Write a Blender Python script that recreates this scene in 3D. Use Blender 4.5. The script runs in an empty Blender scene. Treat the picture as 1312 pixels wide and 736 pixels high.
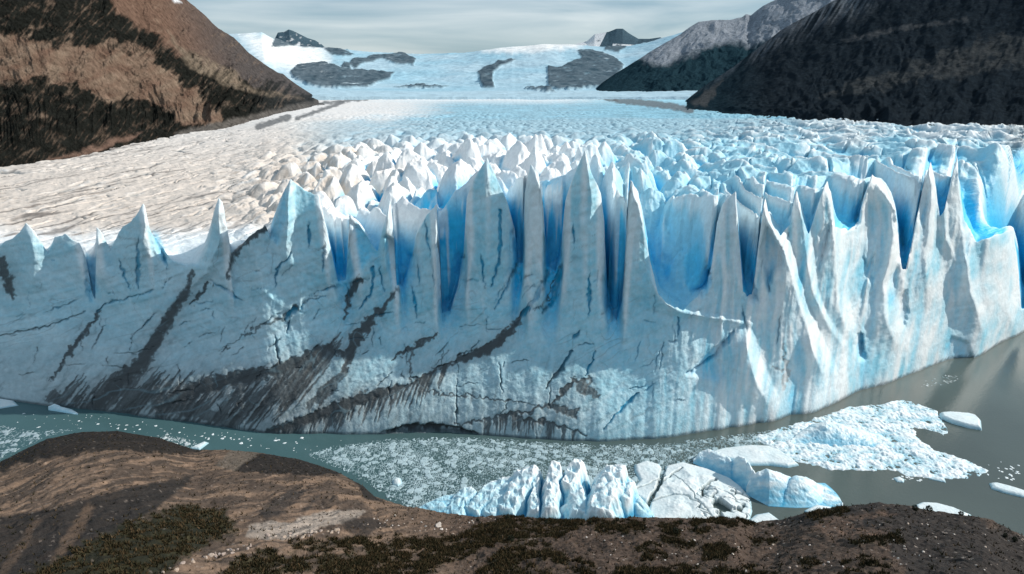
import bpy, math, random
import numpy as np
rad = math.radians
rng = np.random.default_rng(7)
random.seed(7)
F32 = np.float32

# ------------------------------------------------------------------ scene, camera
scene = bpy.context.scene
COL = scene.collection
H = 100.0                      # eye height above the lake
FPX, CX, CY = 875.0, 656.0, 368.0
PITCH = math.atan((CY - 105.0) / FPX)
cp, sp = math.cos(PITCH), math.sin(PITCH)
cam_d = bpy.data.cameras.new('camera'); cam = bpy.data.objects.new('camera', cam_d); COL.objects.link(cam)
cam_d.sensor_width = 36.0; cam_d.lens = 36.0 * FPX / 1312.0
cam_d.clip_start = 1.0; cam_d.clip_end = 60000.0
cam.location = (0, 0, H); cam.rotation_euler = (math.pi / 2 - PITCH, 0, 0)
scene.camera = cam
scene.view_settings.view_transform = 'Standard'; scene.view_settings.look = 'None'
scene.view_settings.exposure = 0; scene.view_settings.gamma = 1
scene.cycles.max_bounces = 6; scene.cycles.diffuse_bounces = 4

def ray(px, py):
    """photo position -> (bearing, slope) of the sight line"""
    px = np.asarray(px, float); py = np.asarray(py, float)
    u = (px - CX) / FPX; v = (CY - py) / FPX
    dx = u; dy = cp + v * sp; dz = -sp + v * cp
    hyp = np.hypot(dx, dy)
    return np.arctan2(dx, dy), dz / hyp
def project(X, Y, Z):
    dz = Z - H
    f = Y * cp - dz * sp; up = Y * sp + dz * cp
    f = np.maximum(f, 1.0)
    return CX + FPX * X / f, CY - FPX * up / f
def on_plane(px, py, z=0.0):
    b, t = ray(px, py); r = (z - H) / t
    return np.stack([r * np.sin(b), r * np.cos(b)], -1)
def at_r(px, py, r):
    b, t = ray(px, py)
    return float(r * np.sin(b)), float(r * np.cos(b)), float(H + r * t)

# ------------------------------------------------------------------ noise
def h2(ix, iy, s):
    n = (ix.astype(np.int64) * 374761393 + iy.astype(np.int64) * 668265263 + s * 1274126177) & 0xffffffff
    n = ((n ^ (n >> 13)) * 1274126177) & 0xffffffff
    n = n ^ (n >> 16)
    return (n & 0xffffff).astype(F32) / F32(0xffffff)
def noise(x, y, s=0):
    x = np.asarray(x, F32); y = np.asarray(y, F32)
    ix = np.floor(x); iy = np.floor(y); fx = x - ix; fy = y - iy
    ix = ix.astype(np.int64); iy = iy.astype(np.int64)
    def g(a, b):
        an = h2(ix + a, iy + b, s) * F32(6.28318)
        return np.cos(an) * (fx - a) + np.sin(an) * (fy - b)
    wx = fx * fx * fx * (fx * (fx * 6 - 15) + 10); wy = fy * fy * fy * (fy * (fy * 6 - 15) + 10)
    a = g(0, 0) * (1 - wx) + g(1, 0) * wx; b = g(0, 1) * (1 - wx) + g(1, 1) * wx
    return (a * (1 - wy) + b * wy) * F32(1.4)
def fbm(x, y, s=0, o=4, gain=.5):
    t = 0; a = 1.0; n = 0
    for k in range(o):
        t = t + a * noise(x * 2 ** k, y * 2 ** k, s + 17 * k); n += a; a *= gain
    return t / n
def ridged(x, y, s=0, o=4, gain=.5):
    t = 0; a = 1.0; n = 0
    for k in range(o):
        t = t + a * (1 - 2 * np.abs(noise(x * 2 ** k, y * 2 ** k, s + 31 * k))); n += a; a *= gain
    return t / n
def voronoi(x, y, s=0, jit=.9):
    ix = np.floor(x).astype(np.int64); iy = np.floor(y).astype(np.int64)
    f1 = np.full(x.shape, 9, F32); f2 = f1.copy(); cid = np.zeros(x.shape, F32)
    for a in (-1, 0, 1):
        for b in (-1, 0, 1):
            jx = ix + a; jy = iy + b
            cx = jx + .5 + jit * (h2(jx, jy, s) - .5); cy = jy + .5 + jit * (h2(jx, jy, s + 5) - .5)
            d = np.hypot(x - cx, y - cy).astype(F32)
            idv = h2(jx, jy, s + 9)
            closer = d < f1
            f2 = np.where(closer, f1, np.minimum(f2, d)); cid = np.where(closer, idv, cid); f1 = np.where(closer, d, f1)
    return f1, f2, cid
def sstep(a, b, x):
    t = np.clip((x - a) / (b - a), 0, 1); return t * t * (3 - 2 * t)
def smin(a, b, k):
    h = np.clip(.5 + .5 * (b - a) / k, 0, 1)
    return b * (1 - h) + a * h - k * h * (1 - h)
def blur1(a, n, axis):
    """box blur applied three times, n = half width"""
    n = int(max(1, n))
    for _ in range(3):
        pad = [(0, 0)] * a.ndim; pad[axis] = (n + 1, n)
        c = np.cumsum(np.pad(a, pad, mode='edge').astype(np.float64), axis=axis)
        L = a.shape[axis]
        hi = np.take(c, range(2 * n + 1, 2 * n + 1 + L), axis=axis); lo = np.take(c, range(0, L), axis=axis)
        a = (hi - lo) / (2 * n + 1)
    return a
def mixc(a, b, m):
    m = m[..., None] if np.ndim(m) and np.ndim(m) == np.ndim(a) - 1 or np.ndim(a) == 1 and np.ndim(m) else m
    if np.ndim(a) == 1 and np.ndim(m) and m.shape[-1] != 1: m = m[..., None]
    return np.asarray(a) * (1 - m) + np.asarray(b) * m
def inpoly(px, py, poly):
    inside = np.zeros(px.shape, bool)
    n = len(poly)
    for i in range(n):
        x1, y1 = poly[i]; x2, y2 = poly[(i + 1) % n]
        if y1 == y2: continue
        c = ((y1 > py) != (y2 > py)) & (px < (x2 - x1) * (py - y1) / (y2 - y1) + x1)
        inside ^= c
    return inside
def polydist(px, py, poly, closed=True):
    d = np.full(px.shape, 1e9)
    n = len(poly)
    for i in range(n if closed else n - 1):
        ax, ay = poly[i]; bx, by = poly[(i + 1) % n]
        ex, ey = bx - ax, by - ay; L = ex * ex + ey * ey + 1e-9
        t = np.clip(((px - ax) * ex + (py - ay) * ey) / L, 0, 1)
        d = np.minimum(d, np.hypot(px - ax - t * ex, py - ay - t * ey))
    return d
def pmask(px, py, poly, soft=3.0, rough=0.0, seed=0, sc=12.):
    if rough:
        px = px + rough * fbm(px / sc, py / sc, seed, 4); py = py + rough * fbm(px / sc + 40, py / sc, seed + 3, 4)
    x0 = min(p[0] for p in poly) - soft; x1 = max(p[0] for p in poly) + soft
    y0 = min(p[1] for p in poly) - soft; y1 = max(p[1] for p in poly) + soft
    out = np.zeros(px.shape, F32)
    bb = (px > x0) & (px < x1) & (py > y0) & (py < y1)
    if bb.any():
        qx, qy = px[bb], py[bb]
        d = polydist(qx, qy, poly); d = np.where(inpoly(qx, qy, poly), d, -d)
        out[bb] = sstep(-soft, soft, d)
    return out

# ------------------------------------------------------------------ mesh helpers
def tag(o, label=None, cat=None, group=None, kind=None):
    if label: o['label'] = label
    if cat: o['category'] = cat
    if group: o['group'] = group
    if kind: o['kind'] = kind
    return o
def empty(name, loc):
    o = bpy.data.objects.new(name, None); COL.objects.link(o); o.location = loc; return o
def make_mesh(name, verts, faces, mat, col=None, parent=None, smooth=True, loc=None, extra=None):
    """verts (n,3), faces (m,3|4) numpy"""
    me = bpy.data.meshes.new(name); n = len(verts); m, k = faces.shape
    me.vertices.add(n); me.vertices.foreach_set('co', np.ascontiguousarray(verts, F32).ravel())
    me.loops.add(m * k); me.loops.foreach_set('vertex_index', np.ascontiguousarray(faces, np.int32).ravel())
    me.polygons.add(m); me.polygons.foreach_set('loop_start', np.arange(0, m * k, k, dtype=np.int32))
    me.polygons.foreach_set('use_smooth', np.full(m, smooth))
    if col is not None:
        a = me.attributes.new('tint', 'FLOAT_COLOR', 'POINT')
        c = np.ones((n, 4), F32); c[:, :3] = np.clip(col, 0, 1); a.data.foreach_set('color', c.ravel())
    if extra is not None:
        for kx, vx in extra.items():
            a = me.attributes.new(kx, 'FLOAT', 'POINT'); a.data.foreach_set('value', np.ascontiguousarray(vx, F32).ravel())
    me.update(calc_edges=True); me.validate()
    me.materials.append(mat)
    o = bpy.data.objects.new(name, me); COL.objects.link(o)
    if parent: o.parent = parent
    if loc is not None: o.location = loc
    return o
def grid_faces(n, m):
    i = np.arange(n * m).reshape(n, m)
    return np.stack([i[:-1, :-1], i[:-1, 1:], i[1:, 1:], i[1:, :-1]], -1).reshape(-1, 4)
def grid_obj(name, X, Y, Z, mat, col=None, parent=None, facemask=None, flip=False, extra=None, origin=None):
    n, m = X.shape
    V = np.stack([X, Y, Z], -1).reshape(-1, 3)
    Fc = grid_faces(n, m)
    if flip: Fc = Fc[:, ::-1]
    c = None if col is None else col.reshape(-1, 3)
    ex = None if extra is None else {k: v.reshape(-1) for k, v in extra.items()}
    if facemask is not None:
        Fc = Fc[facemask.reshape(-1)]
        if len(Fc) == 0: return None
        used = np.zeros(n * m, bool); used[Fc.ravel()] = True
        idx = np.cumsum(used) - 1
        V = V[used]; Fc = idx[Fc]
        if c is not None: c = c[used]
        if ex is not None: ex = {k: v[used] for k, v in ex.items()}
    if origin is not None: V = V - np.asarray(origin)
    return make_mesh(name, V, Fc, mat, c, parent, loc=None, extra=ex)

# ------------------------------------------------------------------ materials
def nodes_mat(name):
    m = bpy.data.materials.new(name); m.use_nodes = True
    nt = m.node_tree; b = nt.nodes['Principled BSDF']
    return m, nt, b
def N(nt, t, **kw):
    n = nt.nodes.new(t)
    for k, v in kw.items():
        if k in n.inputs: n.inputs[k].default_value = v
        else: setattr(n, k, v)
    return n
def tint_mat(name, rough=.8, bumps=((.5, 1.0, .3),), var=.25, varscale=1.0, spec=.3, stretch=(1, 1, 1), sss=None):
    """surface colour from the terrain's own tint, broken up by fine noise, with layered bumps"""
    m, nt, b = nodes_mat(name); L = nt.links.new
    tc = N(nt, 'ShaderNodeNewGeometry'); mp = N(nt, 'ShaderNodeMapping'); mp.inputs['Scale'].default_value = stretch
    L(tc.outputs['Position'], mp.inputs['Vector'])
    at = N(nt, 'ShaderNodeAttribute', attribute_name='tint')
    nz = N(nt, 'ShaderNodeTexNoise'); nz.inputs['Scale'].default_value = varscale; nz.inputs['Detail'].default_value = 8; nz.inputs['Roughness'].default_value = .7
    L(mp.outputs['Vector'], nz.inputs['Vector'])
    mr = N(nt, 'ShaderNodeMapRange'); mr.inputs['From Min'].default_value = .3; mr.inputs['From Max'].default_value = .7
    mr.inputs['To Min'].default_value = 1 - var; mr.inputs['To Max'].default_value = 1 + var
    L(nz.outputs['Fac'], mr.inputs['Value'])
    mul = N(nt, 'ShaderNodeVectorMath', operation='SCALE'); L(at.outputs['Color'], mul.inputs[0]); L(mr.outputs[0], mul.inputs['Scale'])
    L(mul.outputs[0], b.inputs['Base Color'])
    b.inputs['Roughness'].default_value = rough; b.inputs['Specular IOR Level'].default_value = spec
    prev = None
    for sc, dist, st in bumps:
        nn = N(nt, 'ShaderNodeTexNoise'); nn.inputs['Scale'].default_value = sc; nn.inputs['Detail'].default_value = 6; nn.inputs['Roughness'].default_value = .65
        L(mp.outputs['Vector'], nn.inputs['Vector'])
        bp = N(nt, 'ShaderNodeBump'); bp.inputs['Strength'].default_value = st; bp.inputs['Distance'].default_value = dist
        L(nn.outputs['Fac'], bp.inputs['Height'])
        if prev: L(prev.outputs['Normal'], bp.inputs['Normal'])
        prev = bp
    if prev: L(prev.outputs['Normal'], b.inputs['Normal'])
    return m
M_ice = tint_mat('glacier_ice', .55, ((.25, 1.2, .35), (1.3, .30, .38)), .10, .6, .35)
M_berg = tint_mat('iceberg_ice', .45, ((.8, .35, .35), (3, .12, .45)), .10, 1.2, .4)
M_brash = tint_mat('brash_ice', .6, ((3, .1, .5),), .25, 2.5, .3)
M_land = tint_mat('stony_soil', .9, ((.35, 1.0, .5), (2.0, .35, .9)), .35, 1.2, .15)
M_mount = tint_mat('mountain_rock', 1.0, ((.04, 9, .6), (.2, 3.5, 1.0), (.7, 1.2, .9)), .5, .12, 0)
M_far = tint_mat('far_snow', .9, ((.01, 20, .3), (.05, 6, .5)), .10, .02, 0)
M_veg = tint_mat('heath', .9, ((3, .1, .4),), .35, 3, .1)
M_stone = tint_mat('stone', .85, ((1.5, .2, .6), (6, .05, .5)), .25, 2, .2)
def water_mat():
    m, nt, b = nodes_mat('lake_water'); L = nt.links.new
    g = N(nt, 'ShaderNodeNewGeometry')
    n1 = N(nt, 'ShaderNodeTexNoise'); n1.inputs['Scale'].default_value = .02; n1.inputs['Detail'].default_value = 5
    L(g.outputs['Position'], n1.inputs['Vector'])
    sx = N(nt, 'ShaderNodeSeparateXYZ'); L(g.outputs['Position'], sx.inputs[0])
    mr = N(nt, 'ShaderNodeMapRange'); mr.inputs['From Min'].default_value = -60; mr.inputs['From Max'].default_value = 70
    L(sx.outputs['X'], mr.inputs['Value'])
    mx = N(nt, 'ShaderNodeMix', data_type='RGBA'); mx.inputs['A'].default_value = (.060, .125, .135, 1); mx.inputs['B'].default_value = (.085, .108, .100, 1)
    L(mr.outputs[0], mx.inputs['Factor'])
    m2 = N(nt, 'ShaderNodeMix', data_type='RGBA', blend_type='MULTIPLY'); m2.inputs['Factor'].default_value = .5
    L(mx.outputs['Result'], m2.inputs['A']); 
    cr = N(nt, 'ShaderNodeMapRange'); cr.inputs['From Min'].default_value = .3; cr.inputs['From Max'].default_value = .7; cr.inputs['To Min'].default_value = .6; cr.inputs['To Max'].default_value = 1.2
    L(n1.outputs['Fac'], cr.inputs['Value']); L(cr.outputs[0], m2.inputs['B'])
    L(m2.outputs['Result'], b.inputs['Base Color'])
    b.inputs['Roughness'].default_value = .12; b.inputs['IOR'].default_value = 1.33; b.inputs['Specular IOR Level'].default_value = .5
    n2 = N(nt, 'ShaderNodeTexNoise'); n2.inputs['Scale'].default_value = .9; n2.inputs['Detail'].default_value = 4
    L(g.outputs['Position'], n2.inputs['Vector'])
    bp = N(nt, 'ShaderNodeBump'); bp.inputs['Strength'].default_value = .35; bp.inputs['Distance'].default_value = .12
    L(n2.outputs['Fac'], bp.inputs['Height']); L(bp.outputs['Normal'], b.inputs['Normal'])
    return m
M_water = water_mat()

# ------------------------------------------------------------------ light
SUN_AZ, SUN_EL = 80.0, 35.0     # clockwise from the view direction
sd = bpy.data.lights.new('sun', 'SUN'); sd.energy = 4.4; sd.angle = rad(.6); sd.color = (1, .93, .84)
so = bpy.data.objects.new('sun', sd); COL.objects.link(so)
so.rotation_euler = (rad(90 - SUN_EL), 0, -rad(SUN_AZ) + math.pi)
# lamp points along its -Z: with x tilt and z turn the light arrives from bearing SUN_AZ
w = bpy.data.worlds.new('World'); scene.world = w; w.use_nodes = True
nt = w.node_tree; L = nt.links.new
bg = nt.nodes['Background']; out = nt.nodes['World Output']
sky = nt.nodes.new('ShaderNodeTexSky'); sky.sky_type = 'NISHITA'; sky.sun_disc = False
sky.sun_elevation = rad(SUN_EL); sky.sun_rotation = rad(SUN_AZ); sky.air_density = 1.0; sky.dust_density = .6
L(sky.outputs[0], bg.inputs['Color']); bg.inputs['Strength'].default_value = .15
tc = nt.nodes.new('ShaderNodeTexCoord'); mp = nt.nodes.new('ShaderNodeMapping'); mp.inputs['Scale'].default_value = (1.6, 1.6, 13)
mp.inputs['Rotation'].default_value = (0, rad(5), 0)
L(tc.outputs['Generated'], mp.inputs['Vector'])
nz = nt.nodes.new('ShaderNodeTexNoise'); nz.inputs['Scale'].default_value = 1.6; nz.inputs['Detail'].default_value = 7; nz.inputs['Roughness'].default_value = .5; nz.inputs['Distortion'].default_value = .4
L(mp.outputs['Vector'], nz.inputs['Vector'])
cr = nt.nodes.new('ShaderNodeValToRGB'); cr.color_ramp.elements[0].position = .40; cr.color_ramp.elements[1].position = .62
cr.color_ramp.elements[0].color = (.24, .385, .495, 1); cr.color_ramp.elements[1].color = (.64, .72, .77, 1)
L(nz.outputs['Fac'], cr.inputs['Fac'])
bg2 = nt.nodes.new('ShaderNodeBackground'); L(cr.outputs[0], bg2.inputs['Color']); bg2.inputs['Strength'].default_value = 1.0
mx = nt.nodes.new('ShaderNodeMixShader'); mx.inputs['Fac'].default_value = .74
L(bg.outputs[0], mx.inputs[1]); L(bg2.outputs[0], mx.inputs[2]); L(mx.outputs[0], out.inputs['Surface'])

# ------------------------------------------------------------------ lake
wx = np.array([[-4000, 4000], [-4000, 4000]], float); wy = np.array([[-300, -300], [3000, 3000]], float)
o = grid_obj('lake_water', wx, wy, np.zeros((2, 2)), M_water); tag(o, 'milky grey green lake water in front of the ice cliff', kind='structure')

# ------------------------------------------------------------------ glacier
base_px = [(-300, 470), (-150, 492), (0, 512), (60, 521), (110, 525), (200, 537), (280, 547), (345, 557), (440, 557), (500, 557), (560, 556), (620, 558), (660, 561), (720, 565), (780, 567),
           (860, 563), (930, 553), (1000, 541), (1050, 528), (1090, 510), (1130, 498), (1180, 480), (1210, 466), (1255, 461), (1285, 438), (1312, 428), (1400, 405), (1600, 370)]
bb, bt = ray(*np.array(base_px).T); br = -H / bt
NC = 1560
PH = np.linspace(rad(-47), rad(52), NC)
rf = np.interp(PH, bb, br)
rf = blur1(rf, 5, 0)
arc = PH * 200.0
# ragged toe
toe = 1.0 * fbm(arc / 9, arc * 0, 3, 4) + np.interp(PH, [rad(5), rad(22)], [0, 1]) * (2.2 * ridged(arc / 17, arc * 0 + 3, 5, 3))
drf = np.gradient(blur1(rf, 12, 0), PH)
kk = np.sqrt(1 + (drf / rf) ** 2)            # radial stretch where the front runs obliquely
s1 = np.linspace(-3.5, 52, 455)
s2 = [52.0]
while s2[-1] < 130: s2.append(s2[-1] + .36)
while s2[-1] < 1500: s2.append(s2[-1] * 1.0048 + .0)
S = np.concatenate([s1, s2[1:]]).astype(float)
NS = len(S)
SS = np.broadcast_to(S[:, None], (NS, NC)); PP = np.broadcast_to(PH[None], (NS, NC))
R = rf[None] + SS * np.where(SS < 60, kk[None], kk[None])
AR = np.broadcast_to(arc[None], (NS, NC))
right = sstep(rad(9), rad(22), PH); left = 1 - sstep(rad(-26), rad(-12), PH)
centre = (1 - right) * (1 - left)
# the face, a ramp that steepens upwards: height as a function of set-back
zz = np.linspace(0, 140, 600)
def sz(z, a, b, zb): return np.where(z < zb, a * z, a * zb + b * (z - zb))
ap = sz(zz, 1.10, .30, 27); apR = sz(zz, .46, .26, 30); apL = sz(zz, 1.10, .32, 19)
for a_ in (ap, apR, apL): a_[:] = np.interp(zz, zz, blur1(a_, 40, 0)); a_ -= a_[0]
fw = AR + 3.2 * fbm(AR / 14, SS / 12, 10, 3) + SS * .16
flute = (.5 + 1.8 * right)[None] * (ridged(fw / 10, SS / 40, 11, 3) * .9) + (.12 + 1.0 * right)[None] * .5 * ridged(fw / 3.1, SS / 14, 12, 4)
# spires stand forward of the clefts beside them
flute = flute * sstep(-1, 14, SS) + .5 * fbm(AR / 14, SS / 10, 14, 5)
# upper outline of the face: spire tips and the feet of the clefts between them
LN = [(-300, 330), (-200, 318), (-100, 325), (-40, 300), (0, 318), (18, 306), (34, 289), (46, 300), (62, 326), (70, 308), (84, 303), (102, 314), (109, 328), (113, 386), (122, 386), (124, 294), (130, 300), (142, 322), (152, 299), (168, 286), (177, 274), (185, 262),
      (187, 285), (194, 300), (206, 318), (222, 338), (240, 344), (254, 343), (262, 325), (268, 306), (274, 274), (280, 255), (286, 262), (290, 290), (293, 328), (305, 322), (322, 304), (340, 291), (347, 308), (358, 262), (372, 230), (382, 240), (391, 246), (409, 252),
      (420, 300), (433, 360), (443, 360), (448, 275), (462, 292), (478, 318), (484, 322), (491, 290), (500, 256), (503, 280), (508, 371), (516, 371), (528, 335), (534, 300), (546, 280), (560, 262), (562, 330), (566, 409), (576, 405), (586, 372), (594, 330), (598, 255),
      (606, 235), (624, 203), (634, 225), (650, 262), (660, 300), (663, 338), (670, 338), (672, 250), (680, 212), (690, 224), (696, 262), (700, 345), (712, 350), (718, 330), (724, 262), (730, 240), (740, 215), (750, 193), (758, 222), (770, 250), (774, 285), (778, 400), (790, 413), (797, 392), (801, 300), (803, 245),
      (806, 232), (818, 248), (824, 280), (832, 330), (844, 376), (856, 387), (875, 397), (890, 386), (904, 378), (912, 340), (918, 290), (925, 265), (943, 246), (946, 300), (952, 372), (957, 384), (963, 384), (967, 320), (970, 262), (975, 254), (988, 284), (1000, 302), (1012, 290), (1018, 252), (1021, 246), (1028, 278), (1036, 302), (1045, 274), (1056, 240), (1060, 232), (1066, 262),
      (1070, 292), (1086, 299), (1099, 290), (1104, 262), (1117, 224), (1133, 240), (1148, 266), (1152, 325), (1156, 345), (1161, 345), (1165, 310), (1175, 240), (1192, 209), (1199, 240), (1204, 278), (1210, 270), (1214, 225), (1222, 199), (1229, 248), (1236, 284), (1250, 312), (1275, 304), (1297, 297), (1303, 340), (1308, 398), (1316, 398), (1330, 330), (1360, 290), (1420, 330), (1470, 280), (1560, 320), (1700, 300)]
Sq = SS + flute - toe[None] * (1 - .8 * sstep(2, 16, SS))
LNa = np.array(LN, float); lb, lt = ray(LNa[:, 0], LNa[:, 1])
for q_ in range(1, len(lb)): lb[q_] = max(lb[q_], lb[q_ - 1] + .0012)
tL0 = blur1(np.interp(PH, lb, lt), 2, 0); bulge = np.clip((tL0 - blur1(tL0, 26, 0)) * 240 / 22, -1.2, 1.2)
lw = .016 * fbm(AR / 22, SS / 20, 18, 3) + .006 * noise(AR / 5, SS / 7, 19)
Sq = Sq + np.interp(PP + lw * sstep(0, 10, np.abs(SS - 34)), PH, bulge) * 5.0 * sstep(13, 34, SS)
# broad swells and hollows low on the face
Sq = Sq + 1.6 * fbm((AR + SS * .8) / 26, SS / 16 - AR / 50, 20, 3) * sstep(2, 12, SS)
Sneg = Sq; Sq = np.clip(Sq, 0, None)
ramp = centre[None] * np.interp(Sq, ap, zz) + right[None] * np.interp(Sq, apR, zz) + left[None] * np.interp(Sq, apL, zz)
ramp = np.where((SS < 0) | (Sneg < 0), np.minimum(Sneg, SS) * 2 - .05, ramp)
LNa = np.array(LN, float); lb, lt = ray(LNa[:, 0], LNa[:, 1])
for q_ in range(1, len(lb)): lb[q_] = max(lb[q_], lb[q_ - 1] + .0012)
jag = .0035 * ridged(arc / 5, arc * 0 + 9, 21, 3) + .002 * fbm(arc / 1.5, arc * 0, 22, 3)
tL = np.interp(PH, lb, lt) + jag
zray = H + R * tL[None]
hit = (ramp >= zray) | (SS > 66)
ci = np.argmax(hit, 0)
zL = np.clip(zray[ci, np.arange(NC)], 4, 95); sL = S[ci]
sLs = blur1(sL, 6, 0)
# the ice behind
Pf = np.interp(PH, [rad(-47), rad(-34), rad(-22), rad(-12), rad(0), rad(14), rad(30), rad(52)], [38, 40, 45, 56, 62, 63, 66, 64])
Xw = R * np.sin(PP); Yw = R * np.cos(PP)
P = Pf[None] + (61 - Pf[None]) * sstep(250, 900, R) + 5.5 * sstep(900, 1600, R) + 3.5 * fbm(Xw / 130, Yw / 160, 31, 3) * (1 - .5 * sstep(700, 1200, R))
wx_ = 5 * fbm(Xw / 22, Yw / 22, 41, 3); wy_ = 5 * fbm(Xw / 22 + 9, Yw / 22, 42, 3)
# seracs: cell by cell blocks with sharp tops, split by crevasses
f1, f2, cid = voronoi((Xw + wx_) / 13, (Yw + wy_) / 17, 51)
edge = np.clip((f2 - f1) / .75, 0, 1)
ser = edge ** .75 * (.75 + .5 * cid) - .45 + .22 * ridged(Xw / 6 + .3 * cid, Yw / 8, 52, 4)
g1, g2, gid = voronoi((Xw + 1.4 * wx_) / 27, (Yw + 1.4 * wy_) / 30, 53)
serb = np.clip((g2 - g1) / .6, 0, 1) ** .7 * (.55 + .75 * gid) - .45
ser = .62 * ser + .85 * serb
f1b, f2b, cidb = voronoi((Xw + .5 * wx_) / 7.5, (Yw + .5 * wy_) / 10, 55)
ser2 = np.clip((f2b - f1b) / .6, 0, 1) ** .8 * (.5 + .8 * cidb) - .45 + .25 * ridged(Xw / 3, Yw / 4, 57, 3)
whale = 1.1 * ridged(Xw / 42 + Yw / 90, Yw / 60 - Xw / 200, 61, 3) - .2 + .12 * ridged(Xw / 6, Yw / 9, 62, 4)
ca1 = (Xw * .42 + Yw * .91); cb1 = (-Xw * .91 + Yw * .42)
cr_ = np.abs(noise(cb1 / 15 + wx_ * .06, ca1 / 55 + wy_ * .02, 65)); crack = (1 - sstep(.0, .07 + .05 * sstep(400, 900, R), cr_)) * sstep(-.25, .0, noise(Xw / 17, Yw / 20, 66))
cr2 = np.abs(noise(cb1 / 6 + wx_ * .1, ca1 / 19 + wy_ * .05, 67)); crack = np.maximum(crack, .6 * (1 - sstep(0, .08, cr2)) * sstep(.15, .35, noise(Xw / 9, Yw / 12, 68)))
dS = SS
far = sstep(200, 560, dS)
cam_amp = 15 * centre[None] * (1 - .8 * sstep(70, 430, dS))
far_r = ridged(Xw / 26 + wx_ * .12, Yw / 13 + Xw / 90, 58, 4) * .6 + ridged(Xw / 9, Yw / 14, 59, 3) * .35
ser2 = ser2 * .55 + far_r * .6 - .1
patchy = .45 + .9 * np.clip(fbm(Xw / 90, Yw / 140, 60, 3) + .4, 0, 1)
G = P + cam_amp * ser * (1 - far) + far * (4.2 - 2.6 * sstep(200, 900, dS)) * ser2 * patchy * (.15 + .85 * sstep(rad(-26), rad(-4), PP + .04 * wx_ / 5)) \
    + right[None] * (1 - far) * (8 * whale) + right[None] * far * 3.0 * whale * (1 - sstep(500, 1000, dS)) \
    + left[None] * (1 - far) * (1.1 * ridged(Xw / 26, Yw / 20, 71, 4)) + left[None] * .45 * ridged(Xw / 9 + Yw / 14, Yw / 22 - Xw / 30, 72, 3) * (1 - sstep(300, 700, dS)) - crack * sstep(25, 50, dS) * (2.2 + 1.2 * right[None]) * (left[None] + right[None]) * (1 - sstep(400, 800, dS)) \
    + centre[None] * (1 - sstep(40, 140, dS)) * 2
# lengthen the front outline backwards, swinging to the left so that the spires show their flanks
ds = np.clip(SS - sL[None], 0, None)
leftw = (1 - sstep(rad(-22), rad(-14), PP))
sh = (.6 + .2 * np.sin(PP * 40) + .3 * right[None]) * (1 - .75 * leftw)
dly = (6.0 - 3.5 * leftw); phs = PP + sh * (np.clip(ds - dly, 0, None) + .5 * np.clip(ds - dly, 0, 2)) / R
zLb = blur1(zL, 4, 0); wq = sstep(1.5, 7, ds)
Lz = np.interp(phs, PH, zL) * (1 - wq) + np.interp(phs, PH, zLb) * wq
lenb = (32 + 8 * noise(AR / 12, AR * 0, 77) + 14 * right[None]) * (1 - .5 * leftw)
wb = sstep(.15, 1, ds / lenb)
tall = np.clip((Lz - Pf[None]) / 12, 0, 1)
Lz2 = Lz - tall * ds * .25 + (1 - tall) * np.clip(ds - 2, 0, None) * .10 - .6 * sstep(0, 1.2, ds) + .9 * fbm(AR / 4, SS / 5, 79, 4) * sstep(0, 4, ds)
top = Lz2 * (1 - wb) + G * wb
Z = smin(ramp, top, .7)
Z = np.where(SS < 1, ramp, Z)
# fine roughness
Z = Z + (.35 - .25 * left[None]) * fbm(Xw / 2.2, Yw / 2.2 + Z / 3, 81, 3) * sstep(0, 3, SS) * (1 - sstep(300, 700, SS))

PXg, PYg = project(Xw, Yw, Z)
# strokes on the face: where it is split, dirty or shaded by the undercut, given along the photograph's lines and kept as ice properties
CW, CH, CS = 1500, 800, 2.0
def canvas(): return np.zeros((int(CH * CS), int(CW * CS)), F32)
def stroke(cv, pts, ws, val=1.0, soft=1.0, rough=1.5, seed=0):
    pts = np.array(pts, float); ws = np.array(ws, float) if np.ndim(ws) else np.full(len(pts), float(ws))
    pad = ws.max() + 6
    x0, y0 = pts.min(0) - pad; x1, y1 = pts.max(0) + pad
    X0 = int(max(0, (x0 + 50) * CS)); X1 = int(min(CW * CS, (x1 + 50) * CS)); Y0 = int(max(0, y0 * CS)); Y1 = int(min(CH * CS, y1 * CS))
    if X1 <= X0 or Y1 <= Y0: return
    gy, gx = np.mgrid[Y0:Y1, X0:X1]; gx = gx / CS - 50; gy = gy / CS
    wxx = gx + rough * fbm(gx / 9, gy / 9, seed + 1, 3); wyy = gy + rough * fbm(gx / 9 + 30, gy / 9, seed + 2, 3)
    best = np.full(gx.shape, -99.)
    for i in range(len(pts) - 1):
        ax, ay = pts[i]; ex, ey = pts[i + 1] - pts[i]; Lq = ex * ex + ey * ey + 1e-9
        t = np.clip(((wxx - ax) * ex + (wyy - ay) * ey) / Lq, 0, 1)
        d = np.hypot(wxx - ax - t * ex, wyy - ay - t * ey)
        best = np.maximum(best, (ws[i] + (ws[i + 1] - ws[i]) * t) / 2 - d)
    v = val * sstep(-soft, soft, best)
    cv[Y0:Y1, X0:X1] = np.maximum(cv[Y0:Y1, X0:X1], v)
def sample(cv, px, py):
    gx = np.clip((px + 50) * CS, 0, cv.shape[1] - 2); gy = np.clip(py * CS, 0, cv.shape[0] - 2)
    ix = gx.astype(int); iy = gy.astype(int); fx = gx - ix; fy = gy - iy
    return (cv[iy, ix] * (1 - fx) + cv[iy, ix + 1] * fx) * (1 - fy) + (cv[iy + 1, ix] * (1 - fx) + cv[iy + 1, ix + 1] * fx) * fy
dirt_shade = canvas(); split = canvas()
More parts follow.
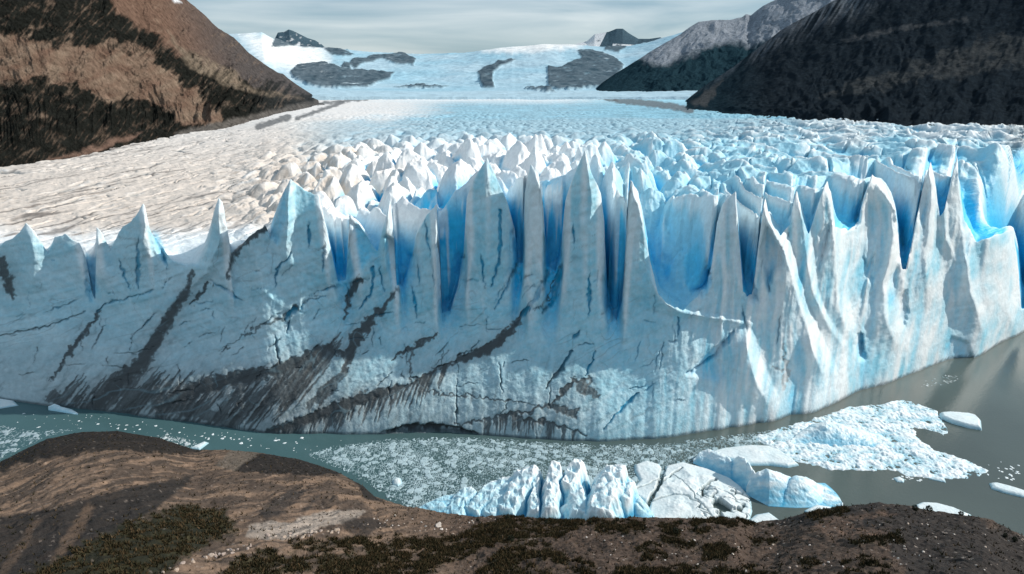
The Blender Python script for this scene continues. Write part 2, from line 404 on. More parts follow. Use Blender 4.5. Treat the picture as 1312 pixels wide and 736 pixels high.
DIRT_SHADE = [([(246, 349), (238, 376), (221, 400), (204, 430), (183, 464), (150, 492), (128, 518)], [5, 9, 12, 15, 18, 20, 18], .9),
        ([(267, 366), (256, 378), (246, 390)], [5, 6, 3], .95), ([(129, 398), (110, 425), (92, 447), (68, 485)], [3, 6, 6, 2], .9),
        ([(0, 335), (8, 355), (16, 380)], [12, 14, 5], 1), ([(341, 292), (319, 305), (299, 328), (291, 358)], [9, 8, 6, 2], .9),
        ([(381, 395), (364, 408), (326, 423), (279, 452)], [5, 5, 3, 1], .6),
        ([(508, 372), (494, 391), (474, 412), (456, 434), (441, 476)], [3, 7, 12, 15, 8], .85), ([(461, 357), (447, 380), (443, 408)], [9, 6, 3], .9),
        ([(560, 429), (535, 442), (517, 452), (504, 463)], [3, 4, 6, 2], .85), ([(527, 450), (525, 490)], [3, 3], .45),
        ([(713, 352), (700, 388), (685, 398)], [2, 2, 1], .7),
        ([(676, 398), (657, 420), (640, 437), (620, 451), (596, 459), (580, 465)], [5, 8, 11, 12, 9, 5], .9),
        ([(580, 465), (548, 481), (521, 495), (487, 504), (456, 513), (430, 524), (390, 540), (345, 553)], [2, 4, 6, 9, 12, 14, 12, 8], .92),
        ([(440, 455), (421, 446), (398, 457), (353, 476), (299, 486), (255, 498), (205, 522)], [6, 11, 15, 16, 18, 20, 12], .85),
        ([(440, 478), (420, 500), (395, 522)], [8, 16, 10], .55),
        ([(538, 502), (600, 508), (687, 519)], [2, 2, 1.5], .7), ([(757, 485), (735, 489), (708, 517), (681, 527), (640, 534), (585, 545)], [3, 6, 4, 4, 3, 2], .8),
        ([(757, 487), (745, 498), (768, 508)], [4, 14, 3], .55), ([(700, 520), (735, 530)], [5, 12], .5),
        ([(653, 533), (674, 538), (708, 543), (752, 559)], [3, 3, 3, 3], .85), ([(487, 557), (524, 549), (572, 548), (613, 557)], [3, 9, 9, 3], 1),  # last stroke paints the undercut's shade into the ice
        ([(1004, 440), (1008, 481), (1003, 501)], [2, 6, 5], .55), ([(990, 470), (1010, 476)], [2, 4], .5), ([(70, 509), (62, 512)], [16, 10], .7),
        ([(320, 520), (300, 545)], [12, 4], .6), ([(150, 500), (230, 520), (300, 540)], [10, 22, 14], .55),
        ([(1165, 218), (1178, 210), (1186, 206)], [4, 7, 3], .6)]
for k in range(110):     # streaks running down from the two long dark bands
    x = random.uniform(350, 580); y = np.interp(x, [345, 456, 521, 580], [552, 512, 495, 465]); l = random.uniform(8, 42)
    DIRT_SHADE.append(([(x, y), (x - l * .25, y + l * .6), (x - l * .38, y + l)], [random.uniform(2, 6), 2.5, .5], random.uniform(.4, .95)))
for k in range(190):
    x = random.uniform(100, 440); y = np.interp(x, [100, 205, 300, 353, 421, 440], [480, 470, 478, 472, 440, 420]) + random.uniform(0, 30); l = random.uniform(25, 85)
    DIRT_SHADE.append(([(x, y), (x - l * .45, y + l * .55), (x - l * .8, y + l)], [1, random.uniform(2, 6), .5], random.uniform(.35, .95)))
for k in range(50):
    x = random.uniform(620, 745); y = np.interp(x, [585, 653, 674, 708, 752], [545, 533, 538, 543, 559]); l = random.uniform(8, 26)
    DIRT_SHADE.append(([(x, y), (x - 1, y + l)], [random.uniform(1, 5), .5], random.uniform(.25, .7)))
for i, (p_, w_, v_) in enumerate(DIRT_SHADE): stroke(dirt_shade, p_, w_, v_, .7 + .10 * float(np.max(w_)), 8.0 if i < 26 else 2.5, 100 + i)
SPLIT = [([(733, 451), (718, 475), (698, 499)], [3, 6, 1]), ([(817, 505), (796, 526), (772, 552)], [3, 4, 1]), ([(743, 425), (735, 436)], [4, 4]), ([(762, 454), (752, 480)], [2, 4]), ([(869, 408), (869, 430)], 3),
         ([(718, 346), (708, 388), (694, 403)], [8, 5, 1]), ([(703, 350), (687, 381), (670, 406)], [4, 6, 6]), ([(641, 270), (640, 330), (630, 366)], [4, 4, 2]), ([(616, 326), (621, 364)], [3, 2]), ([(662, 340), (648, 372), (633, 396)], [3, 2, 1]),
         ([(478, 343), (477, 374), (461, 396)], [4, 3, 2]), ([(487, 343), (492, 371)], [3, 2]), ([(535, 343), (538, 364)], [3, 2]), ([(529, 371), (534, 405)], [3, 3]), ([(545, 287), (551, 323)], [3, 2]), ([(755, 348), (755, 400)], [3, 5]), ([(735, 288), (735, 315)], [3, 2]),
         ([(374, 325), (355, 345), (353, 369)], [2, 3, 1]), ([(272, 362), (307, 384)], [3, 4]), ([(396, 288), (396, 316)], [4, 3]), ([(415, 312), (414, 345)], [3, 3]), ([(433, 366), (401, 378)], [3, 1]), ([(353, 434), (357, 464)], [4, 3]), ([(371, 412), (368, 428)], [4, 3]),
         ([(197, 405), (170, 432)], [3, 1]), ([(197, 374), (136, 389), (125, 402)], [1, 2, 2]), ([(153, 335), (165, 369)], [4, 3]), ([(177, 308), (177, 366)], [4, 8]), ([(381, 395), (366, 408)], [7, 6]), ([(1103, 427), (1103, 457)], [6, 9]), ([(198, 295), (214, 340)], [9, 6]),
         ([(1054, 330), (1062, 290)], [3, 4]), ([(1094, 255), (1097, 290)], [7, 8]), ([(950, 395), (957, 420)], [2, 3]), ([(940, 425), (915, 460), (880, 480)], [5, 5, 2]), ([(1010, 300), (1003, 320)], [4, 9]), ([(1150, 285), (1157, 320)], [8, 8]), ([(60, 400), (100, 385)], [1, 1]),
         ([(850, 440), (846, 470)], [2, 1]), ([(640, 468), (643, 500)], [1, 2]), ([(585, 492), (585, 540)], [1, 2]), ([(0, 430), (60, 420), (110, 400)], [1.5, 1.5, 1]), ([(120, 445), (135, 415)], [2, 2]), ([(905, 330), (912, 360)], [3, 5]), ([(1000, 400), (996, 440)], [2, 2])]
for k in range(120):
    x = random.uniform(20, 900); y = random.uniform(330, 520); a = random.choice([random.uniform(1.3, 1.9), random.uniform(2.1, 2.6), random.uniform(2.9, 3.2)]); l = random.uniform(8, 30)
    SPLIT.append(([(x, y), (x + l * .5 * math.cos(a) + random.uniform(-2, 2), y + l * .5 * math.sin(a)), (x + l * math.cos(a), y + l * math.sin(a))], [.3, random.uniform(.4, 1.2), .2]))
for i, (p_, w_) in enumerate(SPLIT):
    if len(p_) == 2:
        (xa, ya), (xb, yb) = p_; w0, w1_ = (w_, w_) if np.ndim(w_) == 0 else w_
        ext = .12; g_ = lambda t: (xa + (xb - xa) * t, ya + (yb - ya) * t)
        p_ = [g_(-ext), g_(.3), g_(.7), g_(1 + ext)]; w_ = [.2, w0 * .9, w1_ * .9, .2]
    stroke(split, p_, w_, 1.0, .7, 4.0, 300 + i)
dsoft = blur1(blur1(dirt_shade[::4, ::4], 5, 0), 5, 1).repeat(4, 0).repeat(4, 1)[:dirt_shade.shape[0], :dirt_shade.shape[1]]
onface = 1 - sstep(3, 9, ds)
fs = slice(0, 900)
dv = np.zeros(Z.shape, F32); sv = np.zeros(Z.shape, F32)
dv[:700] = sample(dirt_shade, PXg[:700], PYg[:700]) * onface[:700]; sv[:700] = sample(split, PXg[:700], PYg[:700]) * onface[:700]
sofd = np.zeros(Z.shape, F32); sofd[:700] = sample(dsoft, PXg[:700], PYg[:700]) * onface[:700]
# push the splits in as real grooves
ARETE = [([(805, 233), (819, 260), (825, 300), (829, 340), (838, 362), (855, 385), (875, 398), (915, 406), (952, 413)], 5, 26, 9),
         ([(960, 239), (975, 255), (988, 285), (1003, 312), (1011, 335), (1022, 370), (1030, 400), (1042, 440), (1055, 480)], 7, 34, 10), ([(1021, 248), (1028, 280), (1035, 333), (1042, 370), (1058, 405), (1078, 440)], 5, 16, 8),
         ([(1060, 234), (1067, 282), (1072, 333), (1074, 385), (1088, 430)], 6, 22, 9), ([(1117, 224), (1149, 268), (1150, 280), (1140, 335), (1131, 357), (1137, 410), (1150, 440)], 7, 30, 10),
         ([(1191, 210), (1193, 260), (1186, 320), (1188, 380)], 6, 30, 9), ([(1205, 240), (1212, 300), (1228, 340), (1245, 400)], 4, 10, 10), ([(1229, 200), (1230, 248), (1236, 320), (1246, 370), (1262, 430)], 7, 20, 9), ([(1292, 296), (1294, 340), (1290, 380), (1302, 430)], 7, 30, 8),
         ([(943, 246), (944, 290), (950, 340), (958, 390)], 4, 20, 6), ([(750, 193), (757, 250), (757, 330), (752, 410)], 3.2, 20, 14), ([(624, 203), (622, 260), (618, 330), (606, 420)], 3, 20, 26), ([(682, 212), (700, 262), (697, 310), (694, 350)], 3.5, 26, 8),
         ([(560, 262), (559, 320), (556, 400)], 4, 18, 7), ([(500, 256), (494, 300), (492, 360)], 3.5, 18, 7), ([(448, 275), (446, 330), (436, 380)], 3, 10, 16), ([(280, 255), (281, 310), (262, 350), (240, 372)], 4, 12, 9), ([(372, 230), (368, 270), (366, 340)], 3, 14, 8),
         ([(409, 254), (420, 300), (432, 360)], 3, 30, 5), ([(185, 262), (184, 300), (176, 350)], 3.5, 22, 9), ([(34, 290), (44, 330), (40, 380)], 3, 12, 12), ([(124, 294), (126, 340), (140, 375)], 3.5, 10, 12), ([(955, 420), (960, 450), (972, 490), (985, 520)], 5, 30, 10)]
relc = canvas(); rgy, rgx = np.mgrid[0:int(CH * CS), 0:int(CW * CS)]; rgx = (rgx / CS - 50).astype(F32); rgy = (rgy / CS).astype(F32)
rgw = rgx + 3 * fbm(rgx[::4, ::4] / 30, rgy[::4, ::4] / 30, 881, 3).repeat(4, 0).repeat(4, 1)[:rgx.shape[0], :rgx.shape[1]]
for pts_, h_, wl_, wr_ in ARETE:
    q = np.array(pts_, float); y0_, y1_ = q[0, 1], q[-1, 1]
    cs_ = slice(int((q[:, 0].min() - 20) * CS), int((q[:, 0].max() + 120) * CS)); ry_ = rgy[:, cs_]; xl = np.interp(ry_[:, 0], q[:, 1], q[:, 0])[:, None]
    dxx = rgw[:, cs_] - xl; grow = 1 + 1.0 * np.clip((ry_ - y0_) / (y1_ - y0_), 0, 1)
    m_ = np.clip(1 - np.where(dxx > 0, dxx / (wr_ * grow), -dxx / (wl_ * grow)), 0, 1)
    relc[:, cs_] = np.maximum(relc[:, cs_], h_ * m_ ** 1.15 * sstep(y0_ - 8, y0_ + 22, ry_) * (1 - sstep(y1_ - 50, y1_ + 25, ry_)))
POCK = [([(893, 310), (900, 330), (909, 350), (909, 368), (900, 382), (888, 377), (876, 362), (876, 330), (884, 322)], 9), ([(948, 300), (960, 330), (962, 350), (970, 385), (960, 388), (950, 360), (944, 320)], 6), ([(982, 285), (998, 310), (1004, 335), (990, 348), (985, 372), (976, 340), (974, 320)], 6),
        ([(1069, 282), (1084, 296), (1100, 288), (1103, 262), (1098, 252), (1096, 270), (1092, 285), (1072, 272)], 5), ([(838, 320), (846, 338), (862, 340), (858, 356), (846, 354), (839, 345)], 4), ([(1098, 428), (1104, 428), (1108, 460), (1100, 462), (1096, 450)], 4), ([(1218, 432), (1240, 440), (1246, 462), (1212, 466), (1210, 450)], 2.5),
        ([(955, 414), (928, 438), (920, 455), (928, 480), (920, 490), (880, 480), (905, 455)], 2.5), ([(1150, 282), (1158, 300), (1158, 335), (1150, 330)], 5), ([(1180, 240), (1187, 215), (1191, 240), (1184, 290), (1178, 280)], 4), ([(1150, 385), (1160, 372), (1163, 400), (1158, 420), (1150, 410)], 4), ([(1050, 300), (1064, 280), (1062, 310), (1050, 345)], 3),
        ([(1120, 555 - 230), (1112, 340), (1106, 330), (1110, 350), (1118, 360)], 3), ([(494, 300), (528, 330), (526, 345), (516, 370), (506, 370), (498, 350)], 4), ([(560, 310), (594, 330), (590, 350), (576, 400), (568, 412), (562, 395)], 6), ([(447, 282), (466, 296), (480, 322), (464, 345), (445, 358)], 2),
        ([(697, 262), (716, 270), (718, 335), (708, 350), (698, 343)], 5), ([(777, 275), (800, 255), (800, 330), (796, 400), (786, 412), (776, 395)], 6), ([(662, 260), (670, 290), (671, 336), (662, 338), (656, 300)], 4), ([(109, 325), (124, 330), (124, 378), (116, 387), (111, 375)], 3), ([(348, 270), (366, 240), (366, 285), (356, 312), (347, 305)], 4),
        ([(195, 293), (203, 298), (215, 335), (212, 342), (200, 318)], 3), ([(490, 575 - 20), (524, 545), (572, 547), (610, 556)], 3), ([(1140, 350), (1150, 345), (1145, 390), (1137, 400)], 2)]
pock = canvas(); pdep = canvas()
for i, (pl, dp_) in enumerate(POCK):
    x0_, x1_ = min(p[0] for p in pl) - 8, max(p[0] for p in pl) + 8; y0_, y1_ = min(p[1] for p in pl) - 8, max(p[1] for p in pl) + 8
    sl = (slice(int(y0_ * CS), int(y1_ * CS)), slice(int((x0_ + 50) * CS), int((x1_ + 50) * CS)))
    m_ = pmask(rgx[sl].astype(float), rgy[sl].astype(float), pl, 3.0, 3, 900 + i, 8)
    if i != 22: pock[sl] = np.maximum(pock[sl], m_)
    pdep[sl] = np.maximum(pdep[sl], m_ * dp_)
near = 1 - sstep(26, 44, ds)
relv = np.zeros(Z.shape, F32); pkv = np.zeros(Z.shape, F32); pdv = np.zeros(Z.shape, F32)
relv[:700] = sample(relc, PXg[:700], PYg[:700]) * onface[:700]; pkv[:700] = sample(pock, PXg[:700], PYg[:700]) * near[:700]; pdv[:700] = sample(pdep, PXg[:700], PYg[:700]) * onface[:700]
vf1, vf2, vid = voronoi((AR + 2.5 * fbm(AR / 9, Z / 9, 887, 2)) / 9.0, (Z + AR * .3) / 13.0, 888)
facet = (vid - .5) * .9 * np.clip((vf2 - vf1) * 5, 0, 1) + (.5 - vf1) * .8
chip = ridged(AR / 5 + Z / 14, Z / 7 - AR / 12, 889, 4)
strat = fbm((Z - AR * .45) / 2.0, (AR + Z * .45) / 26, 885, 4)
Rg = R + 1.1 * sv + .35 * dv - relv * 1.0 + pdv * .7 + ((.6 * strat) * onface + (.9 * facet + .6 * chip) * near * (.35 + .65 * sstep(14, 38, Z))) * (1 - right[None] * .3) * sstep(.5, 6, Z)
Xw = Rg * np.sin(PP); Yw = Rg * np.cos(PP)

# ice colour: whiter on old tops, blue where it is deep and fresh
colw = 200.0 * (PH[1] - PH[0])
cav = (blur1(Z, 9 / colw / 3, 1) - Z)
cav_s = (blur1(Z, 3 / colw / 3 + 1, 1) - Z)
env = zL.copy()
for q in range(1, 70): env = np.maximum(env, np.maximum(np.roll(zL, q), np.roll(zL, -q)) - .16 * q)
envd = np.interp(phs, PH, blur1(env, 10, 0)) - Z
back = sstep(.3, 2.5, ds) * (1 - sstep(22, 48, ds)) * (1 - .9 * leftw)
bay = sstep(rad(11.5), rad(12.6), PP) * (1 - sstep(rad(16.2), rad(17.2), PP))
back = back * (1 - .72 * bay)
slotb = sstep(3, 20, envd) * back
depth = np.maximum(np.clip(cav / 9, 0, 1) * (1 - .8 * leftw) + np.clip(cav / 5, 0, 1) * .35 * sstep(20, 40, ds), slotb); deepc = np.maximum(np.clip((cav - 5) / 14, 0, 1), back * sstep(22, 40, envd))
n_a = fbm(Xw / 30, Yw / 30 + Z / 12, 91, 4); n_b = np.where(ds > 4, fbm(Xw / 3.2, Yw / 3.2 + Z / 5, 92, 4), fbm(AR / 3, Z / 1.2 + AR / 8, 92, 4)); n_c = fbm(AR / 1.6 - Z * .35, Z / 3.2 + AR / 9, 93, 3)
cyan = np.array([.31, .60, .71]); white = np.array([.86, .86, .86]); beige = np.array([.68, .595, .52]); blue = np.array([.09, .55, .84]); deepb = np.array([.008, .25, .46]); grey = np.array([.36, .42, .44])
col = np.broadcast_to(cyan, Z.shape + (3,)).copy()
col = mixc(col, np.array([.52, .72, .79]), np.clip(.35 + n_a + .5 * n_b + .5 * strat, 0, 1))
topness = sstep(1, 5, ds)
# upper ice: sunlit left and centre painted white, cloud shade at right pale blue
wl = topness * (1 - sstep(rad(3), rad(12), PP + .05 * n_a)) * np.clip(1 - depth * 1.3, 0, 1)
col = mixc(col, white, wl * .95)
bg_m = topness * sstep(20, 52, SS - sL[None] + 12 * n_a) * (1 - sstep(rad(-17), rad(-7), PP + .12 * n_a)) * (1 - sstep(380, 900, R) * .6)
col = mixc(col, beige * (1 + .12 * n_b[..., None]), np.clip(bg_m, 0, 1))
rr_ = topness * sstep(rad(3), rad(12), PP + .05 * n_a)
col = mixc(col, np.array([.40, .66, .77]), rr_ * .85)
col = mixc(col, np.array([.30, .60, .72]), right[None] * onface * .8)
# dark crack lines across the right-hand ice and in crevasses of the beige ice
col = mixc(col, np.array([.12, .15, .16]), np.clip(crack * topness * (left[None] * 1.1 + right[None] * .7 * sstep(-.1, .3, fbm(Xw / 25, Yw / 25, 95, 3))), 0, 1) * .8 * (1 - sstep(500, 900, dS)) * sstep(28, 60, ds))
# distance: cloud shade in the middle painted as grey-blue ice
cr3 = np.abs(noise(cb1 / 20 + wx_ * .05, ca1 / 120 + wy_ * .01, 661)); cr4 = np.abs(noise(cb1 / 11 + wx_ * .06, ca1 / 70 + wy_ * .02, 663))
ckc = np.maximum((1 - sstep(.01, .10, cr3)) * sstep(-.05, .1, noise(Xw / 40, Yw / 110, 662)), .8 * (1 - sstep(.01, .10, cr4)) * sstep(.0, .15, noise(Xw / 24, Yw / 70, 664)))
ckc = ckc * topness * left[None] * (1 - sstep(500, 900, R)) * sstep(16, 34, ds)
col = mixc(col, np.array([.15, .125, .11]), ckc * .85)
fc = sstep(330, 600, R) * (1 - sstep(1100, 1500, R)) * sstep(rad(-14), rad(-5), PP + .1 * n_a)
col = mixc(col, np.array([.25, .45, .55]) * (1 + .5 * n_a[..., None]), fc * .9)  # cloud shade over the far middle, set by colour
fg = sstep(rad(-19), rad(-13), PP) * sstep(430, 520, R) * (1 - sstep(720, 800, R)); col = mixc(col, np.array([.36, .50, .57]), fg * .7)  # strip of cloud shade painted blue-grey
sl_ = sstep(rad(-22), rad(-17), PP) * (1 - sstep(rad(-10), rad(-4), PP)) * sstep(780, 900, R) * (1 - sstep(1250, 1400, R)); col = mixc(col, np.array([.80, .78, .76]), sl_ * .8)  # sunlit strip painted pale
sp2 = np.clip(-ser2 * 1.5, 0, 1) * far
col = mixc(col, np.array([.16, .40, .50]), sp2 * .75 * sstep(rad(-24), rad(-8), PP))
col = mixc(col, np.array([.30, .26, .23]), sp2 * .7 * (1 - sstep(rad(-24), rad(-8), PP)))
# blue
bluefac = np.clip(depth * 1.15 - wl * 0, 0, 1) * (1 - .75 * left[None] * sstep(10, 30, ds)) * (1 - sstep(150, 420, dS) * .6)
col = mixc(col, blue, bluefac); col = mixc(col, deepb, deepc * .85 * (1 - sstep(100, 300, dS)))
pkb = np.clip(pkv * (.75 + .5 * n_b), 0, 1)
col = mixc(col, mixc(np.array([.18, .64, .88]), np.array([.03, .38, .64]), np.clip(pdv / 7 - .3, 0, 1)), pkb * .85)
# low grey grime on the left and middle of the face
gz = sstep(32, 2, Z + 8 * n_a) * (1 - sstep(rad(2), rad(14), PP)) * onface
col = mixc(col, grey, gz * .7)
col = col * (1 - .10 * onface[..., None] * np.clip(n_b + n_c, -1, 1)[..., None])
strk = np.clip(fbm(AR / 1.6 - Z * (.5 - .3 * sstep(rad(-12), 0, PP)), Z / 9 + AR / 18, 97, 4) * 1.6, -1, 1)
fin_ = fbm(AR / .7, Z / 1.1, 98, 3); strk2 = ridged(AR / 1.1 - Z * (.7 - .4 * sstep(rad(-12), 0, PP)), Z / 14 + AR / 25, 96, 3)
dfac = sstep(.12, .50, dv + (.26 * strk + .16 * strk2 + .16 * fin_) * sstep(.02, .25, dv))
dfac = dfac * (1 - .30 * np.clip(strk2, 0, 1) * (1 - sstep(.6, .9, dv)))
dfac = np.maximum(dfac, gz * np.clip(strk - .25, 0, 1) * .7)
col = mixc(col, np.array([.17, .18, .185]), np.clip(sofd * 1.5 * (.8 + .5 * strk), 0, .75))
col = mixc(col, np.array([.035, .038, .04]), dfac * .9)
scol = mixc(np.array([.03, .32, .50]), np.array([.03, .05, .06]), sstep(34, 16, Z) * (1 - sstep(rad(3), rad(8), PP)))
col = mixc(col, scol, np.clip(sv, 0, 1) * .92)
# white crests
hl = 1 - sstep(0, .06, np.abs(noise((Z - AR * .5 + 3 * n_a) / 4.2, (AR + Z * .5) / 40, 501))); vl = 1 - sstep(0, .035, np.abs(noise((AR + Z * .25) / 6 + n_a, Z / 12, 503)))
gate = sstep(-.05, .3, noise(AR / 14, Z / 9, 504)); gate2 = sstep(0, .3, noise(AR / 9 + 7, Z / 9, 505))
col = mixc(col, np.array([.17, .27, .31]), np.clip(.5 * hl * gate + .55 * vl * gate2, 0, 1) * onface * (1 - .7 * right[None]))
col = mixc(col, np.array([.72, .80, .82]), np.clip(sstep(.35, .8, chip) * .12 + .3 * np.clip(fin_, 0, 1), 0, 1) * onface * (1 - dfac))
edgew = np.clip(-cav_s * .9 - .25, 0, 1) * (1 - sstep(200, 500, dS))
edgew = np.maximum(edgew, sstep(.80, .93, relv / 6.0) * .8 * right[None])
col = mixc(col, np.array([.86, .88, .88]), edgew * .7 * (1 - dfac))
rw = onface * right[None] * np.clip(.25 + .5 * ridged(fw / 4, Z / 25, 98, 3) + 1.4 * fbm(fw / 2.2, Z / 15, 99, 4) + .1, 0, 1)
col = mixc(col, np.array([.84, .86, .86]), rw * .9 * np.clip(1 - depth * 2, 0, 1))
col = mixc(col, np.array([.05, .07, .08]), sstep(1.0, .3, Z + .3 * n_c) * onface * .8)  # darkness of the undercut gap painted along the waterline
lum_ = col.mean(-1, keepdims=True); col = np.where((dfac < .3)[..., None], lum_ + (col - lum_) * (1.15 - .25 * leftw)[..., None], col)
# bands of stone on the far ice
for pts_, w_ in [([(700, 113), (735, 118), (790, 130)], [2, 4, 3]), ([(790, 128), (860, 136), (885, 142)], [3, 9, 3]), ([(400, 134), (436, 130), (470, 127)], [6, 4, 1]), ([(380, 152), (415, 140), (440, 131)], [5, 5, 2]), ([(330, 163), (370, 150)], [10, 8])]:
    cvm = np.zeros(Z.shape, F32); dsub = NS - 520
    q = polydist(PXg[dsub:], PYg[dsub:] + 3.2 * fbm(PXg[dsub:] / 7, PYg[dsub:] / 2.5, 5, 4), pts_, closed=False)
    cvm[dsub:] = sstep(w_[1] / 2 + 1.2, w_[1] / 2 - 1.6, q); col = mixc(col, np.array([.09, .09, .09]), cvm * .85)

gl = empty('glacier', (0, float(np.interp(0, PH, rf)), 0))
tag(gl, 'vast crevassed glacier whose jagged blue and white front stands in the lake', 'glacier')
org = np.array(gl.location)
# spires at the edge of the face become parts; the rest is face and field
tips = [34, 124, 185, 280, 372, 409, 448, 500, 560, 624, 680, 750, 806, 943, 985, 1021, 1060, 1117, 1192, 1222, 1297]
tipphi = np.array([float(np.interp(ray(x, np.interp(x, LNa[:, 0], LNa[:, 1]))[0], PH, PH)) for x in tips])
vall = []
for i in range(len(tips) - 1):
    a = (PH > tipphi[i]) & (PH < tipphi[i + 1]); vall.append(PH[a][np.argmin(zL[a])])
vall = np.array([rad(-60)] + vall + [rad(60)])
fi = np.clip(np.searchsorted(vall, phs) - 1, 0, len(tips) - 1)
vz = np.interp(phs, vall, np.interp(vall, PH, zL))
isf = (ds < 22) & (Z > vz + 3) & (SS > 4) & (PP > vall[0]) & (PXg > -40) & (PXg < 1330) & ((ds > 0) | (Z > vz + 3))
fid = np.where(isf, fi, -1)
cell = fid[:-1, :-1]
same = (fid[1:, 1:] == cell)
cell = np.where(same, cell, -1)
facecell = ds[:-1, :-1] < 14
def largest(mask):
    ys, xs = np.where(mask)
    if len(ys) == 0: return mask
    sub = mask[ys.min():ys.max() + 1, xs.min():xs.max() + 1]; lab = np.where(sub, np.arange(sub.size).reshape(sub.shape) + 1, 0)
    for _ in range(600):
        n_ = lab.copy()
        n_[1:] = np.maximum(n_[1:], lab[:-1]); n_[:-1] = np.maximum(n_[:-1], lab[1:]); n_[:, 1:] = np.maximum(n_[:, 1:], lab[:, :-1]); n_[:, :-1] = np.maximum(n_[:, :-1], lab[:, 1:])
        n_ = np.where(sub, n_, 0)
        if (n_ == lab).all(): break
        lab = n_
    ids, cnt = np.unique(lab[lab > 0], return_counts=True)
    out_ = np.zeros(mask.shape, bool); out_[ys.min():ys.max() + 1, xs.min():xs.max() + 1] = lab == ids[np.argmax(cnt)]
    return out_
for k in range(len(tips)):
    keep = largest(cell == k); cell = np.where((cell == k) & ~keep, -1, cell)
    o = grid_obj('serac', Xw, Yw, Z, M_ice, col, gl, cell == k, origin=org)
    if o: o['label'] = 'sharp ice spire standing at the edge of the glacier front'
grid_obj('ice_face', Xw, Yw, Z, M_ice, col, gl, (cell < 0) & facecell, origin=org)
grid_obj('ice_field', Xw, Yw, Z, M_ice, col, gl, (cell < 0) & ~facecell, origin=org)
print('glacier', Z.shape)

# ------------------------------------------------------------------ far icefield
skyl = [(-100, 60), (200, 50), (300, 44), (335, 42), (350, 50), (380, 60), (412, 62), (440, 64), (470, 67), (540, 70), (600, 68), (640, 62), (700, 57), (740, 58), (770, 60), (800, 60), (830, 54), (860, 46), (880, 40), (1000, 40), (1500, 40)]
sb, st = ray(*np.array(skyl, float).T)
fb = np.linspace(rad(-32), rad(32), 700); nr = 260
tau = np.linspace(0, 1, nr)
FB, TA = np.meshgrid(fb, tau)
RR = 1380 + 6600 * TA ** 1.3
t0_ = np.interp(FB, *[v for v in ray(np.array([0, 656, 1312.]), np.array([127, 126, 127.]))]); tS = np.interp(FB, sb, st)
# level at first, then the icefall climbs
prof = .12 * sstep(0, .15, TA) + .88 * sstep(.12, 1.0, TA) ** 1.05
TT = t0_ + (tS - t0_) * prof
ZZ = H + RR * TT
ZZ = np.where(TA < .02, ZZ - 14, ZZ)
Xf = RR * np.sin(FB); Yf = RR * np.cos(FB)
ZZ = ZZ + (18 * ridged(Xf / 300, Yf / 500, 201, 5) * sstep(.15, .5, TA)) * (1 - sstep(.9, 1, TA)) + 2 * ridged(Xf / 40, Yf / 60, 203, 3)
qx, qy = project(Xf, Yf, ZZ)
c = np.broadcast_to(np.array([.36, .50, .58]), ZZ.shape + (3,)).copy()
nn = fbm(Xf / 400, Yf / 900, 205, 5)
c = mixc(c, np.array([.28, .46, .56]), np.clip(.45 + nn * 1.6, 0, 1) * sstep(.1, .3, TA))
c = mixc(c, np.array([.85, .83, .80]), pmask(qx, qy, [(300, 38), (420, 60), (420, 105), (340, 80)], 15, 8, 2) * .8)
c = mixc(c, np.array([.80, .78, .76]), pmask(qx, qy, [(610, 62), (760, 45), (740, 62), (650, 68)], 6, 6, 3) * .8)
spk = np.clip(ridged(Xf / 60, Yf / 110, 207, 4) * 1.3, -1, 1); c = c * (1 + .16 * spk[..., None])
rock = np.zeros(ZZ.shape, F32)
RK = [[(348, 61), (351, 50), (358, 44), (380, 44), (412, 54), (414, 60), (395, 61), (378, 59), (366, 61)], [(775, 64), (778, 52), (790, 42), (808, 46), (822, 52), (838, 50), (826, 55), (808, 56), (800, 62), (792, 68), (782, 66)], [(372, 92), (385, 82), (415, 80), (440, 88), (480, 92), (505, 93), (500, 101), (470, 112), (420, 114), (390, 108), (376, 100)],
      [(446, 83), (452, 76), (470, 74), (480, 70), (500, 70), (512, 66), (522, 70), (533, 76), (530, 84), (505, 82), (490, 76), (465, 82), (455, 88)], [(436, 90), (440, 80), (448, 80), (450, 88)],
      [(414, 62), (434, 62), (455, 70), (440, 73), (425, 70)],
      [(613, 92), (622, 86), (640, 79), (655, 75), (661, 77), (645, 84), (633, 92), (631, 104), (634, 113), (620, 113), (614, 102)],
      [(703, 86), (720, 86), (745, 74), (740, 66), (760, 64), (785, 72), (800, 84), (790, 100), (770, 112), (730, 116), (702, 112)],
      [(505, 112), (545, 110), (575, 112), (545, 114)], [(672, 113), (700, 115), (712, 119), (690, 117)], [(440, 60), (445, 60), (447, 66)]]
for i, pl in enumerate(RK): rock = np.maximum(rock, pmask(qx, qy, pl, .9, 3, 30 + i, 12))
rock = rock * np.clip(1.15 - .8 * np.clip(fbm(qx / 14 + qy / 6, qy / 2.5, 209, 4) - .12, 0, 1) * 1.5, 0, 1)
rk_n = ridged(Xf / 60 + Yf / 200, Yf / 400 - Xf / 160, 213, 5)
c = mixc(c, mixc(np.array([.035, .065, .088]), np.array([.12, .16, .19]), np.clip(rk_n, 0, 1)), np.clip(rock, 0, 1) * .97)
c = mixc(c, np.array([.5, .6, .66]), np.clip(rock, 0, 1) * sstep(.35, .6, fbm(Xf / 120, Yf / 300, 215, 5)))
ZZ = ZZ + rock * 14 * (0.6 + fbm(Xf / 150, Yf / 150, 211, 4))
o = grid_obj('icefield', Xf, Yf, ZZ, M_far, c); tag(o, 'distant snowy icefield rising behind the glacier', kind='structure')

